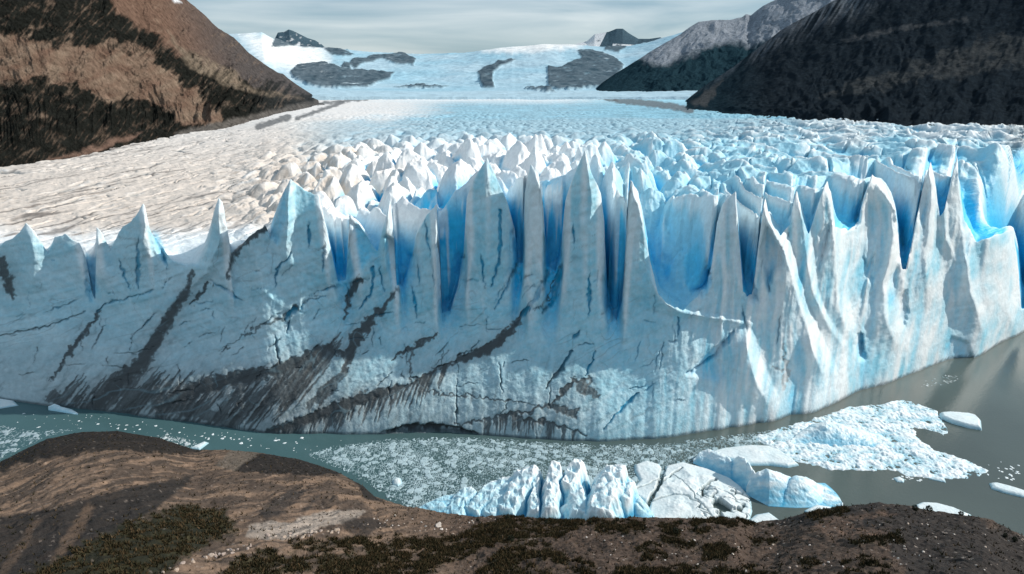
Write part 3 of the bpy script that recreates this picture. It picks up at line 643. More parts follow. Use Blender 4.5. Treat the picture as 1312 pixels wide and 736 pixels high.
# ------------------------------------------------------------------ mountains
def mountain(name, ridge_px, foot_px, r_foot, r_ridge, colfn, label, nphi=420, nr=260, amp=1.0, phi=None, mat=M_mount, seed=0, sink=12, pw=1.0, gul=1.0):
    rb_, rt_ = ray(*np.array(ridge_px, float).T); fb_, ft_ = ray(*np.array(foot_px, float).T)
    a0, a1 = phi if phi else (max(rb_[0], fb_[0]), min(rb_[-1], fb_[-1]))
    B = np.linspace(a0, a1, nphi); T = np.concatenate([np.linspace(-.12, 0, 40)[:-1], np.linspace(0, 1, nr), 1 + np.linspace(.02, .6, 24)])
    BB, TT = np.meshgrid(B, T)
    if r_foot is None:      # where the sight line of the foot meets the ice
        rg = np.linspace(200, 1550, 800); tfB = np.interp(B, fb_, ft_); PfB = np.interp(B, PH, Pf)
        zs = H + rg[:, None] * tfB[None]; Ps = PfB[None] + (61 - PfB[None]) * sstep(250, 900, rg)[:, None] + 5.5 * sstep(900, 1600, rg)[:, None] + .5
        ok = zs <= Ps; r0_ = np.where(ok.any(0), rg[np.argmax(ok, 0)], 1450.); r0_ = blur1(r0_, 6, 0); rr0 = np.broadcast_to(r0_[None], BB.shape)
    else: rr0 = np.interp(BB, fb_, r_foot) if np.ndim(r_foot) else np.full(BB.shape, float(r_foot))
    rr1 = np.interp(BB, rb_, r_ridge) if np.ndim(r_ridge) else np.full(BB.shape, float(r_ridge))
    r = rr0 + (rr1 - rr0) * TT
    tf = np.interp(BB, fb_, ft_); tr = np.interp(BB, rb_, rt_)
    sl = tf + (tr - tf) * np.clip(TT, 0, 1) ** pw + np.clip(TT, -1, 0) * .35
    z = H + r * sl
    z = np.where(TT > 1, H + rr1 * tr - (TT - 1) * (rr1 - rr0) * .6, z)
    x = r * np.sin(BB); y = r * np.cos(BB)
    span = np.clip((tr - tf) / .06, 0, 1)
    sc = (rr1 - rr0) / 8
    ww = .12 * fbm(BB * 9, TT * 3, seed + 4, 3)
    n = ridged(BB * 16 + TT * 1.6 + ww * 6, TT * 2.2 - BB * 5 + ww * 4, seed + 1, 7, .6) * .022 * gul + fbm(BB * 40, TT * 9, seed + 2, 5) * .012
    z = z + amp * span * (rr1 - rr0) * n * sstep(0, .06, TT) * (1 - .75 * sstep(.9, 1, TT)) * .9
    r = r * 1.0
    px, py = project(x, y, z)
    c = colfn(px, py, x, y, z, BB, TT)
    o = grid_obj(name, x, y, z, mat, c); tag(o, label, kind='structure')
    return o

def left_col(px, py, x, y, z, B, T):
    n = fbm(px / 26 + py / 50, py / 14, 301, 5); n2 = ridged(px / 9 + py / 12, py / 30 - px / 60, 302, 5)
    forest_shade = np.array([.015, .016, .014]); brown = np.array([.155, .098, .072]); tan = np.array([.23, .175, .13]); gre = np.array([.085, .075, .072])
    c = np.broadcast_to(forest_shade, z.shape + (3,)).copy() * (1 + .7 * fbm(px / 3.5, py / 2.2, 303, 4)[..., None] + .3 * n[..., None])  # dark base for the woods and for painted cloud shadow above the band
    up = pmask(px, py, [(95, -160), (260, -160), (330, 60), (412, 128), (370, 112), (300, 92), (255, 78), (205, 50), (150, 8)], 15, 26, 1, 34)
    c = mixc(c, mixc(brown, gre, sstep(190, 290, px + 14 * n - py * .3)), sstep(.25, .75, up + .4 * n2 + .3 * n))
    up2 = pmask(px, py, [(215, 40), (240, 66), (292, 88), (330, 115), (390, 126), (330, 122), (280, 104), (240, 85)], 4, 9, 2, 20)
    c = mixc(c, np.array([.2, .16, .12]), up2 * np.clip(n2 + .3, 0, 1))
    band = pmask(px, py, [(-160, 20), (0, 46), (30, 50), (80, 66), (140, 60), (190, 74), (220, 96), (250, 124), (282, 150), (276, 163), (250, 164), (222, 142), (182, 122), (130, 120), (75, 98), (0, 101), (-160, 90)], 11, 20, 3, 22)
    c = mixc(c, mixc(brown, tan, np.clip(.4 + n, 0, 1)), sstep(.25, .75, band + .45 * n2 + .35 * n))
    stk = pmask(px, py, [(60, 206), (110, 192), (165, 170), (182, 170), (125, 195), (75, 207)], 3, 10, 4, 14)
    c = mixc(c, np.array([.2, .13, .1]), stk * .8)
    sh = pmask(px, py, [(225, 170), (300, 152), (345, 142), (405, 128), (420, 133), (370, 150), (300, 168), (240, 180)], 3, 5, 5)
    c = mixc(c, np.array([.12, .11, .10]), sh * np.clip(.6 + n2, 0, 1))
    far_ = sstep(300, 410, px); c = mixc(c, np.array([.07, .08, .09]), far_ * .35)  # haze towards the far end mixed into the colour
    snow = pmask(px, py, [(210, -12), (222, -6), (232, 4), (224, 4)], 2, 3, 6); c = mixc(c, np.array([.7, .72, .75]), snow)
    return c
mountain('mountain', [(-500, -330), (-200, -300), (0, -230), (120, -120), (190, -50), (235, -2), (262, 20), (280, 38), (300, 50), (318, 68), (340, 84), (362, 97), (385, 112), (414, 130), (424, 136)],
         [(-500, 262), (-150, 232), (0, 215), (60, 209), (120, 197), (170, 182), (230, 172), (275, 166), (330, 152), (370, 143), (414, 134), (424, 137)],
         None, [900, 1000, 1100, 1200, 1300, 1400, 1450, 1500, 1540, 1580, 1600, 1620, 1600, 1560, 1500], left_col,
         'steep brown rocky, partly forested mountainside with painted cloud shade left of the glacier', 900, 560, seed=310, pw=.85)
def right_col(px, py, x, y, z, B, T):
    n = fbm(px / 30, py / 16, 321, 5); n2 = ridged(px / 16, py / 9 + px / 60, 322, 5)
    c = np.broadcast_to(np.array([.014, .020, .026]), z.shape + (3,)).copy() * (1 + .3 * n2[..., None])  # cloud shade and haze put into this dark blue base
    scar = pmask(px, py, [(1050, 125), (1100, 103), (1150, 92), (1200, 70), (1260, 50), (1330, 38), (1420, 30), (1420, 110), (1300, 85), (1230, 100), (1170, 104), (1090, 125)], 4, 20, 7, 24)
    c = mixc(c, np.array([.055, .06, .062]), scar * np.clip(.2 + 1.3 * n2, 0, 1) * .8)
    s2 = pmask(px, py, [(1080, 50), (1150, 34), (1240, 22), (1240, 26), (1150, 40), (1090, 54)], 2, 8, 8); c = mixc(c, np.array([.075, .08, .085]), s2 * .6)
    top_ = sstep(.72, .95, T + .12 * n) * (1 - sstep(1080, 1150, px)); lines = np.clip(ridged(px / 10 + py / 16, py / 60, 324, 3) * 2 - .6, 0, 1)
    c = mixc(c, np.array([.26, .29, .33]), top_ * lines * .3)
    sn = sstep(40, 10, py + (px - 1000) * .05) * (1 - sstep(1090, 1130, px)) * lines; c = mixc(c, np.array([.3, .33, .36]), sn * .25)
    c = mixc(c, np.array([.010, .030, .042]), sstep(1000, 880, px + 20 * n) * .7)  # teal haze painted over the farther end
    rb = pmask(px, py, [(885, 132), (915, 110), (925, 100), (915, 125), (900, 138)], 3, 8, 9); c = mixc(c, np.array([.10, .10, .10]), rb * .6)
    return c
mountain('mountain', [(862, 140), (880, 128), (900, 112), (940, 86), (974, 60), (1000, 40), (1035, 20), (1076, -2), (1150, -45), (1312, -100), (1500, -130), (1800, -130)],
         [(862, 142), (880, 141), (900, 142), (940, 146), (974, 150), (1000, 153), (1040, 160), (1076, 166), (1150, 170), (1312, 172), (1500, 175), (1800, 180)],
         None, [1300, 1400, 1500, 1600, 1700, 1750, 1800, 1850, 1900, 1900, 1700, 1500], right_col, 'dark forested mountain slope rising right of the glacier', 560, 300, seed=330, gul=.5, amp=.7)
def mid_col(px, py, x, y, z, B, T):
    n = fbm(px / 22, py / 12, 341, 5); n2 = ridged(px / 9 + py / 20, py / 16, 342, 5)
    c = np.broadcast_to(np.array([.014, .034, .046]), z.shape + (3,)).copy() * (1 + .2 * n2[..., None])  # teal base carries the distance haze
    line = np.interp(px, [750, 800, 850, 880, 930, 960, 1000, 1100], [60, 74, 88, 74, 56, 62, 50, 40])
    up = sstep(6, -6, py - line + 8 * n + 5 * n2)
    g = mixc(np.array([.12, .145, .17]), np.array([.24, .27, .31]), np.clip(.4 + n2, 0, 1))
    return mixc(c, g, up)
mountain('mountain', [(738, 126), (756, 121), (772, 106), (790, 94), (810, 82), (835, 66), (872, 45), (884, 35), (895, 29), (915, 27), (935, 26), (951, 22), (956, 18), (962, 20), (978, 8), (995, 0), (1020, -14), (1080, -40), (1200, -60)],
         [(738, 128), (756, 125), (772, 125), (790, 125), (810, 125), (835, 125), (872, 126), (1200, 128)], 1700, [2300, 2400, 2500, 2600, 2700, 2800, 3000, 3050, 3100, 3150, 3200, 3250, 3280, 3300, 3300, 3300, 3300, 3300, 3300], mid_col,
         'hazy teal mountain with grey snow-dusted crest behind the dark slope', 420, 200, seed=350, amp=.8)
def peak_col(snowy):
    def f(px, py, x, y, z, B, T):
        n = fbm(px / 9, py / 5, 361, 5); n2 = ridged(px / 5, py / 5, 362, 4)
        c = np.broadcast_to(np.array([.05, .085, .11]), z.shape + (3,)).copy() * (1 + .3 * n2[..., None])  # rock tinted blue to stand for haze
        s = sstep(.35, .75, n + snowy(px, py))
        return mixc(c, np.array([.66, .68, .70]), s)
    return f
mountain('mountain', [(348, 60), (352, 50), (356, 42), (364, 41), (370, 38), (376, 40), (384, 44), (394, 49), (404, 52), (412, 57), (418, 62)], [(348, 66), (418, 68)], 7200, 7600, peak_col(lambda px, py: .25), 'small dark rocky peak in the snow at upper left', 160, 60, seed=370, amp=.5)
mountain('mountain', [(728, 60), (740, 56), (752, 53), (762, 44), (780, 41), (790, 37), (798, 37), (806, 43), (818, 50), (832, 50), (846, 48), (850, 50), (868, 47)], [(728, 64), (760, 68), (790, 70), (820, 66), (868, 60)], 7000, 7500,
         peak_col(lambda px, py: np.where((px < 778 - (py - 40) * .5), .9, np.where((py > 56 + (px - 780) * .05) & (px > 785), .8, -.2))), 'dark triangular peak with snow slopes beside it', 220, 80, seed=380, amp=.4)

# ------------------------------------------------------------------ near land
crest = [(-400, 640, 4), (-150, 618, 3), (0, 592, 3), (60, 563, 2.5), (105, 554, 2.5), (150, 553, 2.5), (205, 562, 2), (250, 577, 1.5), (290, 577, 2), (335, 581, 2.5), (385, 590, 2.5), (430, 604, 3), (466, 624, 4), (480, 637, 4), (520, 649, 5),
         (560, 656, 7), (600, 663, 9), (650, 662, 13), (700, 666, 15), (750, 668, 16), (820, 664, 17), (880, 666, 17), (945, 665, 16), (965, 672, 12), (1000, 669, 12), (1030, 659, 15), (1070, 652, 18), (1125, 645, 21), (1160, 650, 21), (1200, 657, 20), (1240, 662, 20),
         (1270, 668, 20), (1295, 682, 19), (1330, 695, 18), (1400, 715, 15), (1700, 760, 10)]
ca = np.array(crest, float); cb, ct = ray(ca[:, 0], ca[:, 1]); crr = (ca[:, 2] - H) / ct
LP = np.linspace(rad(-50), rad(50), 1500)
rc = blur1(np.interp(LP, cb, crr), 3, 0); zc = np.interp(LP, cb, ca[:, 2]); tc_ = np.interp(LP, cb, ct); zc = H + rc * tc_
nb, nt_ = ray(np.array([-900, -300, 0, 400, 656, 900, 1312, 2000.]), np.full(8, 960.))
tn = np.interp(LP, nb, nt_); rn = np.interp(LP, [rad(-50), rad(-20), rad(5), rad(50)], [46, 42, 34, 34])
zn = H + rn * tn
nu = 560
U = np.concatenate([np.linspace(-.22, 0, 40)[:-1], np.linspace(0, 1, nu)])
UU, BP = np.meshgrid(U, LP, indexing='ij')
Rl = rc + (rn - rc) * UU
Zl = zc + (zn - zc) * UU
Zl = np.where(UU < 0, zc + UU * 130 - 2.0 * sstep(0, -.04, UU), Zl)
XL = Rl * np.sin(BP); YL = Rl * np.cos(BP)
q0x, q0y = project(XL, YL, Zl)
lump = 1.5 * fbm(XL / 16, YL / 16, 401, 5) + .5 * ridged(XL / 5, YL / 7, 402, 4) + .12 * fbm(XL / .9, YL / .9, 403, 3)
dg = (XL * .42 + YL * .91); dp = (-XL * .91 + YL * .42) + 6 * fbm(XL / 30, YL / 30, 404, 3)
gul = ridged(dp / 5 + .4 * fbm(XL / 20, YL / 20, 405, 2), dg / 42, 406, 4)
lowland = 1 - sstep(460, 620, q0x)
Zl = Zl + lump * sstep(-.02, .06, UU) * (.6 + .4 * (1 - lowland)) + (1.0 * gul + .5 * ridged(XL / 4, YL / 6, 407, 5)) * lowland * sstep(.03, .2, UU)
Zl = Zl + (.35 * ridged(XL / 2.2, YL / 2.2, 408, 4) + .5 * fbm(XL / 5, YL / 5, 409, 3)) * sstep(-.1, .02, UU) * (1 - lowland * .6)
qx, qy = project(XL, YL, Zl)
dark = np.array([.026, .024, .023]); brown = np.array([.165, .115, .083]); tan_ = np.array([.27, .185, .13])  # dark also stands for cloud shade on the ground
n1 = fbm(XL / 9, YL / 9, 411, 5); n2 = fbm(XL / 2, YL / 2, 412, 4); st1 = ridged(dp / 2.6 + n1, dg / 30, 413, 4); st2 = ridged(dp / 1.0 + n1, dg / 16, 414, 3)
c = mixc(brown, tan_, np.clip(.3 + n1 + .5 * n2, 0, 1))
c = mixc(c, dark, np.clip(sstep(.1, .7, st1 + .9 * n1) * .75, 0, 1) * lowland)  # shadow streaks painted into the ground colour
c = c * (1 + .22 * st2[..., None] * lowland[..., None])
rt = sstep(480, 640, qx)
c = mixc(c, np.array([.085, .060, .046]) * (1 + .5 * n2[..., None]), rt)
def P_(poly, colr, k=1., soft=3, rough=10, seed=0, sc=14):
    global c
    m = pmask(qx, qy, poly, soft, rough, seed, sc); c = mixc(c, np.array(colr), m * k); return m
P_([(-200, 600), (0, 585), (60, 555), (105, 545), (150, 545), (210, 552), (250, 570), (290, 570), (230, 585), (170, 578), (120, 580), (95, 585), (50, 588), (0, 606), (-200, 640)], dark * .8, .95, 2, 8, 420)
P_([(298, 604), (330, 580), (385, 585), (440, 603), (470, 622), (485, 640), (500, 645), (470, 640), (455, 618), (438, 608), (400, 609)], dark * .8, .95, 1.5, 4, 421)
P_([(275, 597), (300, 572), (335, 578), (320, 590), (300, 604)], [.13, .11, .09], .8, 2, 4, 422)
P_([(251, 609), (238, 612), (163, 625), (115, 639), (60, 653), (-40, 670), (-200, 690), (-200, 760), (60, 740), (100, 704), (160, 690), (183, 663), (215, 640)], dark, .93, 2, 5, 423)  # broad cloud shadow painted as a dark patch
P_([(112, 645), (122, 650), (100, 690), (72, 728), (60, 728), (80, 690)], brown * .7, .8, 3, 6, 424)
P_([(20, 700), (45, 665), (52, 668), (30, 705), (6, 740), (-6, 740)], brown * .6, .7, 3, 6, 425)
P_([(332, 655), (375, 626), (395, 628), (370, 650), (340, 672)], dark * 1.3, .8, 3, 6, 426)
P_([(400, 640), (410, 634), (395, 655), (380, 662)], dark * 1.3, .7, 3, 5, 427)
heath = np.array([.020, .023, .014])
vm = P_([(165, 668), (230, 650), (285, 655), (300, 680), (262, 700), (225, 722), (180, 760), (-20, 760), (60, 726), (105, 700)], heath * .8, .95, 6, 20, 428)
slab = P_([(312, 688), (322, 672), (350, 668), (372, 670), (401, 658), (438, 654), (470, 656), (452, 668), (410, 676), (372, 690), (340, 692)], [.40, .34, .29], .95, 1.5, 5, 429)
c = mixc(c, dark * 2.2, slab * np.clip(st2 * 1.1, 0, 1) * .6)
P_([(438, 668), (470, 662), (500, 672), (470, 684), (440, 682)], dark, .8, 3, 8, 430)
GR = [[(240, 780), (300, 718), (345, 700), (400, 690), (436, 690), (508, 687), (560, 690), (589, 684), (615, 672), (646, 665), (666, 659), (699, 662), (750, 668), (752, 674), (728, 686), (699, 689), (680, 690), (650, 695), (600, 712), (560, 728), (540, 780)],
      [(590, 780), (610, 735), (640, 705), (672, 695), (700, 700), (720, 715), (760, 720), (770, 780)], [(750, 664), (790, 662), (824, 668), (823, 682), (790, 686), (765, 680)], [(843, 672), (870, 668), (875, 690), (865, 700), (848, 694)],
      [(883, 668), (907, 668), (909, 680), (890, 685)], [(905, 660), (968, 658), (970, 672), (930, 677), (905, 672)], [(955, 690), (985, 684), (996, 692), (970, 698)], [(896, 700), (930, 694), (944, 705), (930, 720), (900, 716)],
      [(814, 702), (840, 696), (858, 708), (850, 722), (820, 716)], [(865, 694), (900, 696), (890, 704), (868, 703)], [(790, 730), (880, 726), (1000, 728), (1010, 780), (780, 780)], [(1020, 716), (1046, 711), (1052, 722), (1030, 728)], [(1078, 722), (1110, 712), (1138, 722), (1145, 780), (1080, 780)],
      [(1020, 656), (1080, 650), (1090, 658), (1040, 668)], [(1090, 690), (1150, 684), (1160, 692), (1110, 700)]]
gm = np.zeros(qx.shape, F32)
for i, g_ in enumerate(GR): gm = np.maximum(gm, pmask(qx, qy, g_, 3, 13, 440 + i, 16))
gm = gm * sstep(-.25, .25, n2 + .9 * n1 + .12)
gm = np.maximum(gm, vm * sstep(-.3, .2, n2))
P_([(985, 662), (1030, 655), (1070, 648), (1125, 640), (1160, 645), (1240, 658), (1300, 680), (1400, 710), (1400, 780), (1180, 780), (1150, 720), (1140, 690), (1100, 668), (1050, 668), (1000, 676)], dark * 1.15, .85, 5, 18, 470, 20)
P_([(1050, 664), (1130, 655), (1150, 660), (1100, 666), (1060, 670)], [.14, .09, .065], .7, 3, 6, 471)
P_([(1040, 672), (1080, 668), (1140, 682), (1120, 690), (1060, 684)], [.17, .11, .08], .6, 4, 10, 472)
c = mixc(c, mixc(heath, np.array([.075, .062, .030]), np.clip(.3 + n2, 0, 1)), gm * .9)
spk = h2(np.floor(XL / .35), np.floor(YL / .35), 480)
peb = (spk > .982) * (rt * sstep(-.1, .25, n1) * .8 + .25 * lowland) * (1 - gm)
c = mixc(c, np.array([.42, .35, .30]), peb)
c = mixc(c, dark * .7, sstep(.6, .9, (Zl < 1.2) * 1.0))
land = grid_obj('hillside', XL, YL, Zl, M_land, c); tag(land, 'brown stony hillside in front of the channel, streaked with painted cloud shade', kind='structure')
LV = np.stack([XL, YL, Zl], -1).reshape(-1, 3); lqx = qx.ravel(); lqy = qy.ravel(); lU = UU.ravel()
vis = np.where((lU > .0) & (lqx > -40) & (lqx < 1350) & (lqy < 770))[0]
vqx = lqx[vis]; vqy = lqy[vis]
def land_at(px, py): return LV[vis[np.argmin((vqx - px) ** 2 + (vqy - py) ** 2)]]

# grass: tufts of blades scattered over the heath
gw = (gm.ravel()[vis] ** 2 + .012) * (Rl.ravel()[vis] ** 1.0)
gi = rng.choice(vis, 52000, p=gw / gw.sum())
base = LV[gi] + rng.normal(0, .12, (len(gi), 3)) * [1, 1, 0]
hgt = rng.uniform(.18, .5, len(gi)) * (1 + .5 * (rng.random(len(gi)) > .9)); ang = rng.uniform(0, 6.28, len(gi)); wd = rng.uniform(.05, .14, len(gi))
verts = []; cols = []
cbase = .62 * np.array([.045, .046, .022]) + (np.array([.15, .105, .055]) - np.array([.045, .046, .022])) * (rng.random((len(gi), 1)) ** 2.2)
for k in range(3):
    a = ang + k * 2.1; lean = rng.normal(0, .18, (len(gi), 2))
    ca_, sa_ = np.cos(a) * wd, np.sin(a) * wd
    p0 = base + np.stack([-ca_, -sa_, -.08 + 0 * a], 1); p1 = base + np.stack([ca_, sa_, -.08 + 0 * a], 1)
    p2 = base + np.stack([lean[:, 0] + ca_ * 1.6, lean[:, 1] + sa_ * 1.6, hgt], 1)
    verts.append(np.stack([p0, p1, p2], 1).reshape(-1, 3)); cols.append(np.repeat(cbase * (1 - .15 * k), 3, 0))
V = np.concatenate(verts); Fc = np.arange(len(V)).reshape(-1, 3)
o = make_mesh('grass', V, Fc, M_veg, np.concatenate(cols), smooth=False); tag(o, 'low olive green heath and grass covering the near slope', 'grass', kind='stuff')

# ------------------------------------------------------------------ loose stones
def rock_mesh(name, s, flat, seed, colr):
    import bmesh
    bm = bmesh.new(); bmesh.ops.create_icosphere(bm, subdivisions=3, radius=1)
    V = np.array([v.co for v in bm.verts]); bm.verts.index_update(); Fc = np.array([[v.index for v in f.verts] for f in bm.faces]); bm.free()
    r = np.random.default_rng(seed)
    for _ in range(9):       # chip flat sides
        d = r.normal(size=3); d /= np.linalg.norm(d); h_ = r.uniform(.55, .85)
        k = V @ d; V = V - np.clip(k - h_, 0, None)[:, None] * d
    V = V * [1, r.uniform(.6, .9), flat] * s
    V = V + .05 * s * noise(V[:, 0] * 3 / s, V[:, 1] * 3 / s + V[:, 2], seed)[:, None]
    V[:, 2] += s * flat * .35
    cc = np.broadcast_to(colr, V.shape) * (1 + .2 * noise(V[:, 0] * 4 / s, V[:, 2] * 4 / s, seed + 1)[:, None])
    return V, Fc, cc
stones = []
protos = []
for k in range(6):
    V, Fc, cc = rock_mesh('stone', 1.0, random.uniform(.45, .75), 500 + k, np.array([[.45, .37, .31], [.36, .29, .25], [.52, .47, .42], [.3, .26, .24], [.42, .33, .26], [.55, .5, .46]][k]))
    o = make_mesh('stone', V, Fc, M_stone, cc, smooth=False); protos.append(o)
used_p = set()
def place_stone(px, py, s, k, label, group=None):
    p = land_at(px, py)
    if k not in used_p: o = protos[k]; used_p.add(k)
    else: o = protos[k].copy(); COL.objects.link(o)
    o.name = 'stone'; o.location = (p[0], p[1], p[2] - .1 * s); o.scale = (s, s, s); o.rotation_euler = (random.uniform(-.2, .2), random.uniform(-.2, .2), random.uniform(0, 6))
    tag(o, label, 'stone', group)
    return o
place_stone(562, 674, .85, 2, 'largest pale upright stone beside the grass above the channel')
place_stone(565, 679, .45, 5, 'pale stone leaning just below the largest upright stone')
place_stone(641, 668, .5, 1, 'white stone at the crest in front of the blue iceberg')
for k in range(58):
    t = random.random() ** .8; px = 195 + 245 * t + random.gauss(0, 4); py = np.interp(px, [190, 313, 345, 440], [738, 701, 688, 681]) + random.gauss(0, 2.2)
    place_stone(px, py, random.uniform(.16, .5), random.choice([0, 1, 4, 3]), 'pinkish beige stone in the rubble line edging the grass', 'stones in the rubble line')
for k in range(46):
    px = random.uniform(470, 640); py = np.interp(px, [470, 560, 640], [668, 676, 672]) + random.gauss(0, 5)
    place_stone(px, py, random.uniform(.12, .3), random.choice([0, 2, 5, 4]), 'small pale stone on bare ground by the channel bend', 'small stones by the channel bend')
for k in range(120):
    px = random.uniform(740, 1300); py = random.uniform(np.interp(px, [740, 1125, 1300], [676, 656, 692]), 734)
    place_stone(px, py, random.uniform(.08, .26), random.choice([0, 2, 5, 1]), 'small whitish stone lying on the brown heathland slope', 'small stones on the right slope')

# ------------------------------------------------------------------ bushes on the crest
def leaf_ball(r, n, seed, colr):
    g = np.random.default_rng(seed)
    d = g.normal(size=(n, 3)); d /= np.linalg.norm(d, axis=1)[:, None]
    rr = r * (.55 + .5 * g.random(n) ** .6) * (1 + .25 * noise(d[:, 0] * 2 + seed, d[:, 2] * 2, seed))
    c0 = d * rr[:, None] * [1, 1, 1.1]
    a = g.normal(size=(n, 3)); b = g.normal(size=(n, 3)); s = r * .13
    V = np.stack([c0 + a * s, c0 + b * s, c0 - (a + b) * s * .6], 1).reshape(-1, 3)
    return V, np.arange(3 * n).reshape(-1, 3), np.repeat(np.array(colr) * (.6 + .8 * g.random((n, 1))), 3, 0)
def bush(px, py, r, seed, label, group=None):
    p = land_at(px, py + 4); e = empty('shrub', tuple(p)); tag(e, label, 'shrub', group)
    V, Fc, cc = leaf_ball(r, 420, seed, [.028, .034, .022]); V[:, 2] += r * 1.15
    make_mesh('crown', V, Fc, M_veg, cc, e, smooth=False)
    a = np.linspace(0, 6.28, 7)[:-1]; V = []
    for z, q in ((-.2, .09), (.5 * r, .06), (1.3 * r, .03)):
        V += [[q * math.cos(t) + .05 * z, q * math.sin(t), z] for t in a]
    V = np.array(V); Fc = np.array([[i + 6 * j, (i + 1) % 6 + 6 * j, (i + 1) % 6 + 6 * (j + 1), i + 6 * (j + 1)] for j in range(2) for i in range(6)])
    make_mesh('trunk', V, Fc, M_veg, np.tile([.06, .045, .035], (len(V), 1)), e)
bush(1172, 650, .50, 1, 'round dark shrub at the left end of the ice floe behind the crest')
bush(1190, 652, .58, 2, 'bigger round dark shrub on the crest in front of the ice floe')
bush(1231, 657, .42, 3, 'small round dark shrub at the right tip of the ice floe')
for k, (px, py, r) in enumerate([(650, 663, .45), (670, 661, .42), (612, 664, .3), (985, 671, .3), (990, 670, .3), (757, 667, .3), (791, 664, .35), (826, 664, .3), (872, 667, .3), (700, 667, .35), (940, 667, .3), (1300, 690, .4), (1288, 684, .35), (865, 680, .5), (892, 676, .4), (655, 690, .5)]):
    bush(px, py, r, 10 + k, 'low dark olive shrub growing among heath on the slope', 'low shrubs on the slope')

# ------------------------------------------------------------------ floating ice
ICEW = np.array([.80, .86, .88]); ICEC = np.array([.42, .68, .78]); ICEB = np.array([.07, .40, .62])
def berg(name, tops, front, depth, label, cat='iceberg', nx=220, ny=90, uc=.5, rough=1.0, seed=0, grooves=(), blue=.5, group=None):
    ta = np.array(tops, float); fa = np.array(front, float)
    x0, x1 = ta[0, 0], ta[-1, 0]
    xs = np.linspace(x0, x1, nx); yt = np.interp(xs, ta[:, 0], ta[:, 1]) ; yf = np.interp(xs, fa[:, 0], fa[:, 1])
    bfr, tfr = ray(xs, yf); rfr = -H / tfr
    pxs = np.linspace(0, 1, nx); thick = depth * np.clip(np.minimum(pxs, 1 - pxs) * 5, .05, 1) ** .6
    bt_, tt = ray(xs, yt); rcx = rfr + thick * uc; ztop = np.clip(H + rcx * tt, .3, None)
    U = np.linspace(0, 1, ny); UU, XI = np.meshgrid(U, np.arange(nx), indexing='ij')
    b = bfr[XI] + (bt_ - bfr)[XI] * np.clip(UU / uc, 0, 1)
    r = rfr[XI] + thick[XI] * UU
    x = r * np.sin(b); y = r * np.cos(b)
    prof = np.where(UU < uc, sstep(0, 1, UU / uc) ** .75, (1 - sstep(0, 1, (UU - uc) / (1 - uc))) ** .7)
    z = ztop[XI] * prof
    g = np.zeros(z.shape)
    for gx, gw_, gd, sl in grooves:
        xx = x0 + (x1 - x0) * XI / (nx - 1)
        wob = 2.2 * noise(UU * 5 + gx, UU * 0 + seed, seed + 7) + .8 * noise(UU * 17 + gx, UU * 0, seed + 8)
        q = np.exp(-(np.abs(xx - gx - sl * (.6 - UU) + wob) / gw_ / (.6 + .9 * (1 - UU))) ** 1.4); g = np.maximum(g, q * gd)
    nzz = ridged(x / 3.2 + z * .15, y / 4 + z * .12, seed, 4)
    body = sstep(0, .25, prof)
    v1, v2, vi = voronoi((x + y * .3) / 3.4, (y + z * .8) / 3.0, seed + 4)
    z = z + rough * body * ((vi - .5) * .9 * np.clip((v2 - v1) * 4, 0, 1) + (.4 - v1) * .8) * np.clip(ztop[XI] / 8, .2, 1)
    z = z + rough * .32 * body * nzz * (1 - .7 * np.exp(-((UU - uc) / .06) ** 2)) + .25 * rough * body * fbm(x / .8, y / .8, seed + 1, 3)
    z = z * (1 - .75 * g * (.35 + .65 * (1 - .6 * np.exp(-((UU - uc) / .2) ** 2))))
    z = np.where(prof < .01, -.6, z)
    n = fbm(x / 2.5, y / 2.5 + z / 2, seed + 2, 4)
    cav = np.clip(blur1(z, max(2, nx // 60), 1) - z, 0, 3)
    hrel = z / (ztop[XI] + .1)
    cc = mixc(ICEW, ICEC, np.clip(1.15 - hrel + n * .7 + .1, 0, 1)); cc = mixc(cc, ICEB, np.clip(blue * (1.1 - hrel + .8 * n) - .15 + cav * 1.0 + g * .9, 0, 1))
    o = grid_obj(name, x, y, z, M_berg, cc, flip=True); tag(o, label, cat, group); return o
berg('iceberg', [(697, 664), (705, 660), (716, 652), (724, 647), (733, 645), (740, 650), (748, 660), (754, 668)], [(697, 672), (754, 674)], 5, 'small pale pointed block in front of the jagged blue iceberg', seed=611, uc=.5, rough=.5, nx=90, ny=50, blue=.5)
berg('iceberg', [(888, 590), (896, 581), (907, 577), (925, 583), (940, 589), (946, 586), (955, 590), (962, 598), (970, 610), (974, 622)], [(888, 594), (905, 602), (930, 614), (945, 624), (960, 634), (974, 636)], 10, 'bright white and blue iceberg wedged between flat floes', seed=621, uc=.55, rough=.8, nx=170, ny=80,
     grooves=[(938, 3, .5, 0)], blue=.75)
berg('iceberg', [(956, 624), (962, 612), (972, 605), (982, 602), (997, 606), (1010, 611), (1022, 611), (1032, 612), (1042, 618), (1052, 628), (1066, 636), (1080, 645)], [(956, 634), (985, 650), (1020, 652), (1080, 650)], 12, 'smooth sloping blue iceberg at the right of the cracked floe', seed=631, uc=.6, rough=.6, nx=200, ny=90,
     grooves=[(1012, 3, .35, -20)], blue=.8)
berg('iceberg', [(1012, 566), (1024, 557), (1040, 546), (1058, 541), (1075, 545), (1100, 553), (1125, 562), (1142, 571), (1150, 577)], [(1012, 570), (1040, 571), (1080, 574), (1120, 578), (1150, 581)], 13, 'low blue ice ridge rising from the brash ice fan', seed=641, uc=.55, rough=.8, nx=200, ny=80, blue=.7)
berg('iceberg', [(62, 521), (70, 518), (80, 522), (92, 526), (100, 530)], [(62, 526), (100, 532)], 4, 'small grey ice block at the foot of the dirty ice face', seed=645, nx=50, ny=30, rough=.4, blue=.2)

